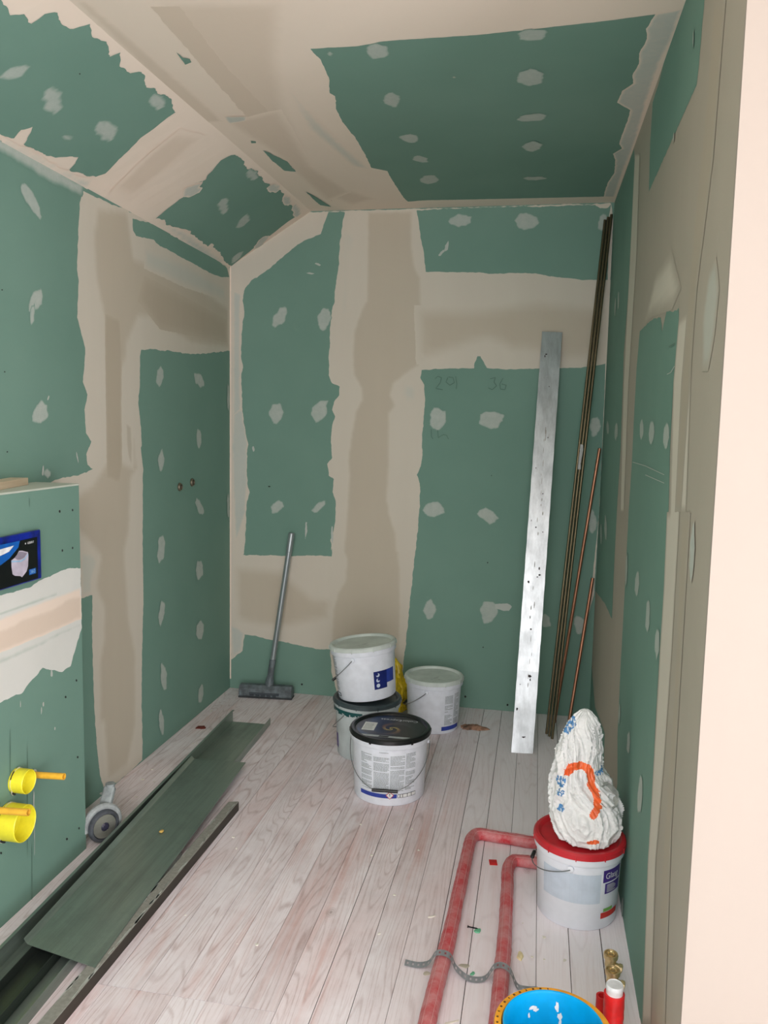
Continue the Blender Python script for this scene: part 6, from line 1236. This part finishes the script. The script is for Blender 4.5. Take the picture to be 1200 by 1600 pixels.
bm = bmesh.new(); lathe(bm, [(0, .188), (.0185, .188), (.0185, .200), (.0195, .202), (.0195, .210), (.0175, .213), (.0165, .2115), (0, .2115)], 32); obj('cap', bm, plain('white_cap', (222, 226, 228), .35), t, True)
t = thing('insulated_pipe', 'short stub of red insulated pipe behind the white-capped riser', 'pipe', (0.198, 1.850, 0))
bm = bmesh.new(); lathe(bm, [(0, 0), (.014, 0), (.014, .120), (.009, .120), (.009, .10), (0, .10)], 24); obj('insulation', bm, M_REDC, t, True)

# ------------------------------------------------------------------ small debris
def chip(name, lab, cat, x, y, sx, sy, h, mat, rot=0, seed=0, group=None, z=0.0):
    bm = bmesh.new(); P = []; rs = random.Random(seed); n = 9
    for q in range(n):
        a = 2 * PI * q / n; k_ = 1 + rs.uniform(-.32, .32); P.append((sx * k_ * math.cos(a), sy * k_ * math.sin(a)))
    lo = [bm.verts.new((a, b, 0)) for a, b in P]; hi = [bm.verts.new((a * .8, b * .8, h * rs.uniform(.6, 1.2))) for a, b in P]
    bm.faces.new(list(reversed(lo))); c = bm.verts.new((0, 0, h))
    for i in range(n): bm.faces.new((lo[i], lo[(i + 1) % n], hi[(i + 1) % n], hi[i])); bm.faces.new((hi[i], hi[(i + 1) % n], c))
    o = obj(name, bm, mat, loc=(x, y, z)); o.rotation_euler = (0, 0, rot); tag(o, lab, cat, group); return o
# brown crumpled rag
bm = bmesh.new(); n = 46; C = bm.verts.new((0, 0, .010)); ring_prev = None
for j in range(1, 9):
    ring = []
    for i in range(n):
        a = 2 * PI * i / n; rad = (0.050 + 0.028 * noise.noise(Vector((math.cos(a) * 1.6, math.sin(a) * 1.6, 4))) + 0.014 * noise.noise(Vector((math.cos(a) * 5, math.sin(a) * 5, 1)))) * j / 8
        p = Vector((rad * math.cos(a) * 1.25, rad * math.sin(a) * .8, 0)); p.z = 0 if j == 8 else .002 + .013 * (1 - j / 8) + .008 * abs(noise.noise(Vector((p.x * 60, p.y * 60, 2)))); ring.append(bm.verts.new(p))
    for i in range(n):
        if ring_prev: bm.faces.new((ring_prev[i], ring_prev[(i + 1) % n], ring[(i + 1) % n], ring[i]))
        else: bm.faces.new((C, ring[i], ring[(i + 1) % n]))
    ring_prev = ring
o = obj('crumpled_rag', bm, plain('brown_rag', (134, 104, 86), .85, var=.35, scale=40, bump=.8), smooth=True, loc=(-0.262, 3.80, 0)); tag(o, 'small crumpled brown rag on the floorboards behind the buckets, near the back wall', 'rag')
# red tape square, screw, green and pale crumbs
bm = bmesh.new(); box(bm, (-.013, -.017, 0), (.013, .017, .0012), 0); o = obj('tape_scrap', bm, M_REDC, loc=(-0.095, 2.598, 0)); o.rotation_euler = (0, 0, .15); tag(o, 'small red tape scrap on the floor between the two red pipes', 'tape scrap')
bm = bmesh.new(); Mx = Matrix.Translation((-0.148, 2.225, .004)) @ Matrix.Rotation(math.radians(82), 4, 'Z') @ Matrix.Rotation(math.radians(90), 4, 'X')
lathe(bm, [(0, 0), (.0042, 0), (.0022, .003)] + [(.0022 if i % 2 else .0014, .004 + i * .0012) for i in range(20)] + [(0, .031)], 12, 0, Mx); o = obj('drywall_screw', bm, plain('black_steel', (40, 42, 48), .35, .6)); tag(o, 'black drywall screw lying on the floor right of the outer red pipe', 'screw')
M_GRC = plain('green_crumb', (108, 184, 146), .7); M_PLC = plain('plaster_crumb', (226, 222, 210), .85)
chip('board_crumb', 'small bright green plasterboard crumb beside the black screw', 'debris', -.118, 2.215, .012, .009, .004, M_GRC, .3, 1)
chip('board_crumb', 'tiny green plasterboard crumb just beyond the metal strap', 'debris', -.118, 2.028, .007, .006, .003, M_GRC, .9, 2)
chip('paper_scrap', 'small grey-beige paper scrap just beyond the metal strap, between the pipes', 'paper scrap', -.142, 2.055, .017, .009, .0015, plain('beige_paper', (176, 172, 156), .8), .2, 3)
chip('paper_scrap', 'small pale paper scrap beneath the left end of the metal strap', 'paper scrap', -.238, 2.005, .012, .008, .001, plain('pale_paper', (196, 190, 172), .8), .5, 4)
chip('red_debris', 'small red-brown scrap in the dust along the foot of the left wall', 'debris', -1.520, 3.49, .022, .018, .006, plain('rust_red', (104, 40, 30), .8), .4, 5)
chip('plaster_lump', 'yellowish plaster lump stuck beside the right side of the inner red pipe', 'debris', .004, 2.128, .009, .018, .006, plain('yellow_plaster', (226, 214, 168), .8), .1, 6)
chip('plaster_lump', 'pale splinter left of the outer red pipe', 'debris', -.255, 2.255, .016, .004, .003, M_PLC, .6, 7)
chip('paper_scrap', 'flat pale scrap at the bottom edge between the two pipes', 'paper scrap', -.155, 1.84, .024, .004, .001, M_PLC, .5, 8)
src = chip('plaster_crumb', 'tiny pale plaster crumb scattered on the floorboards', 'debris', -0.35, 2.62, .005, .004, .002, M_PLC, 0, 9, 'plaster crumbs on the floor')
rs = random.Random(21)
spots = [(rs.uniform(-1.0, .22), rs.uniform(1.95, 3.6)) for _ in range(34)] + [(rs.uniform(-.02, .24), rs.uniform(1.95, 2.25)) for _ in range(6)] + [(rs.uniform(-1.57, -1.45), rs.uniform(2.7, 3.95)) for _ in range(14)]
for (x, y) in spots:
    if x < -1.03 and x > -1.45 or math.hypot(x - FB[0], y - FB[1]) < .17 or math.hypot(x - DB[0], y - DB[1]) < .17 or math.hypot(x - RB[0], y - RB[1]) < .15 or abs(x + .19) < .04 or abs(x + .04) < .04: continue
    c = src.copy(); COL.objects.link(c); c.location = (x, y, 0); c.rotation_euler = (0, 0, rs.uniform(0, 6)); s_ = rs.uniform(.4, 1.3); c.scale = (s_, s_ * rs.uniform(.6, 1.3), s_)
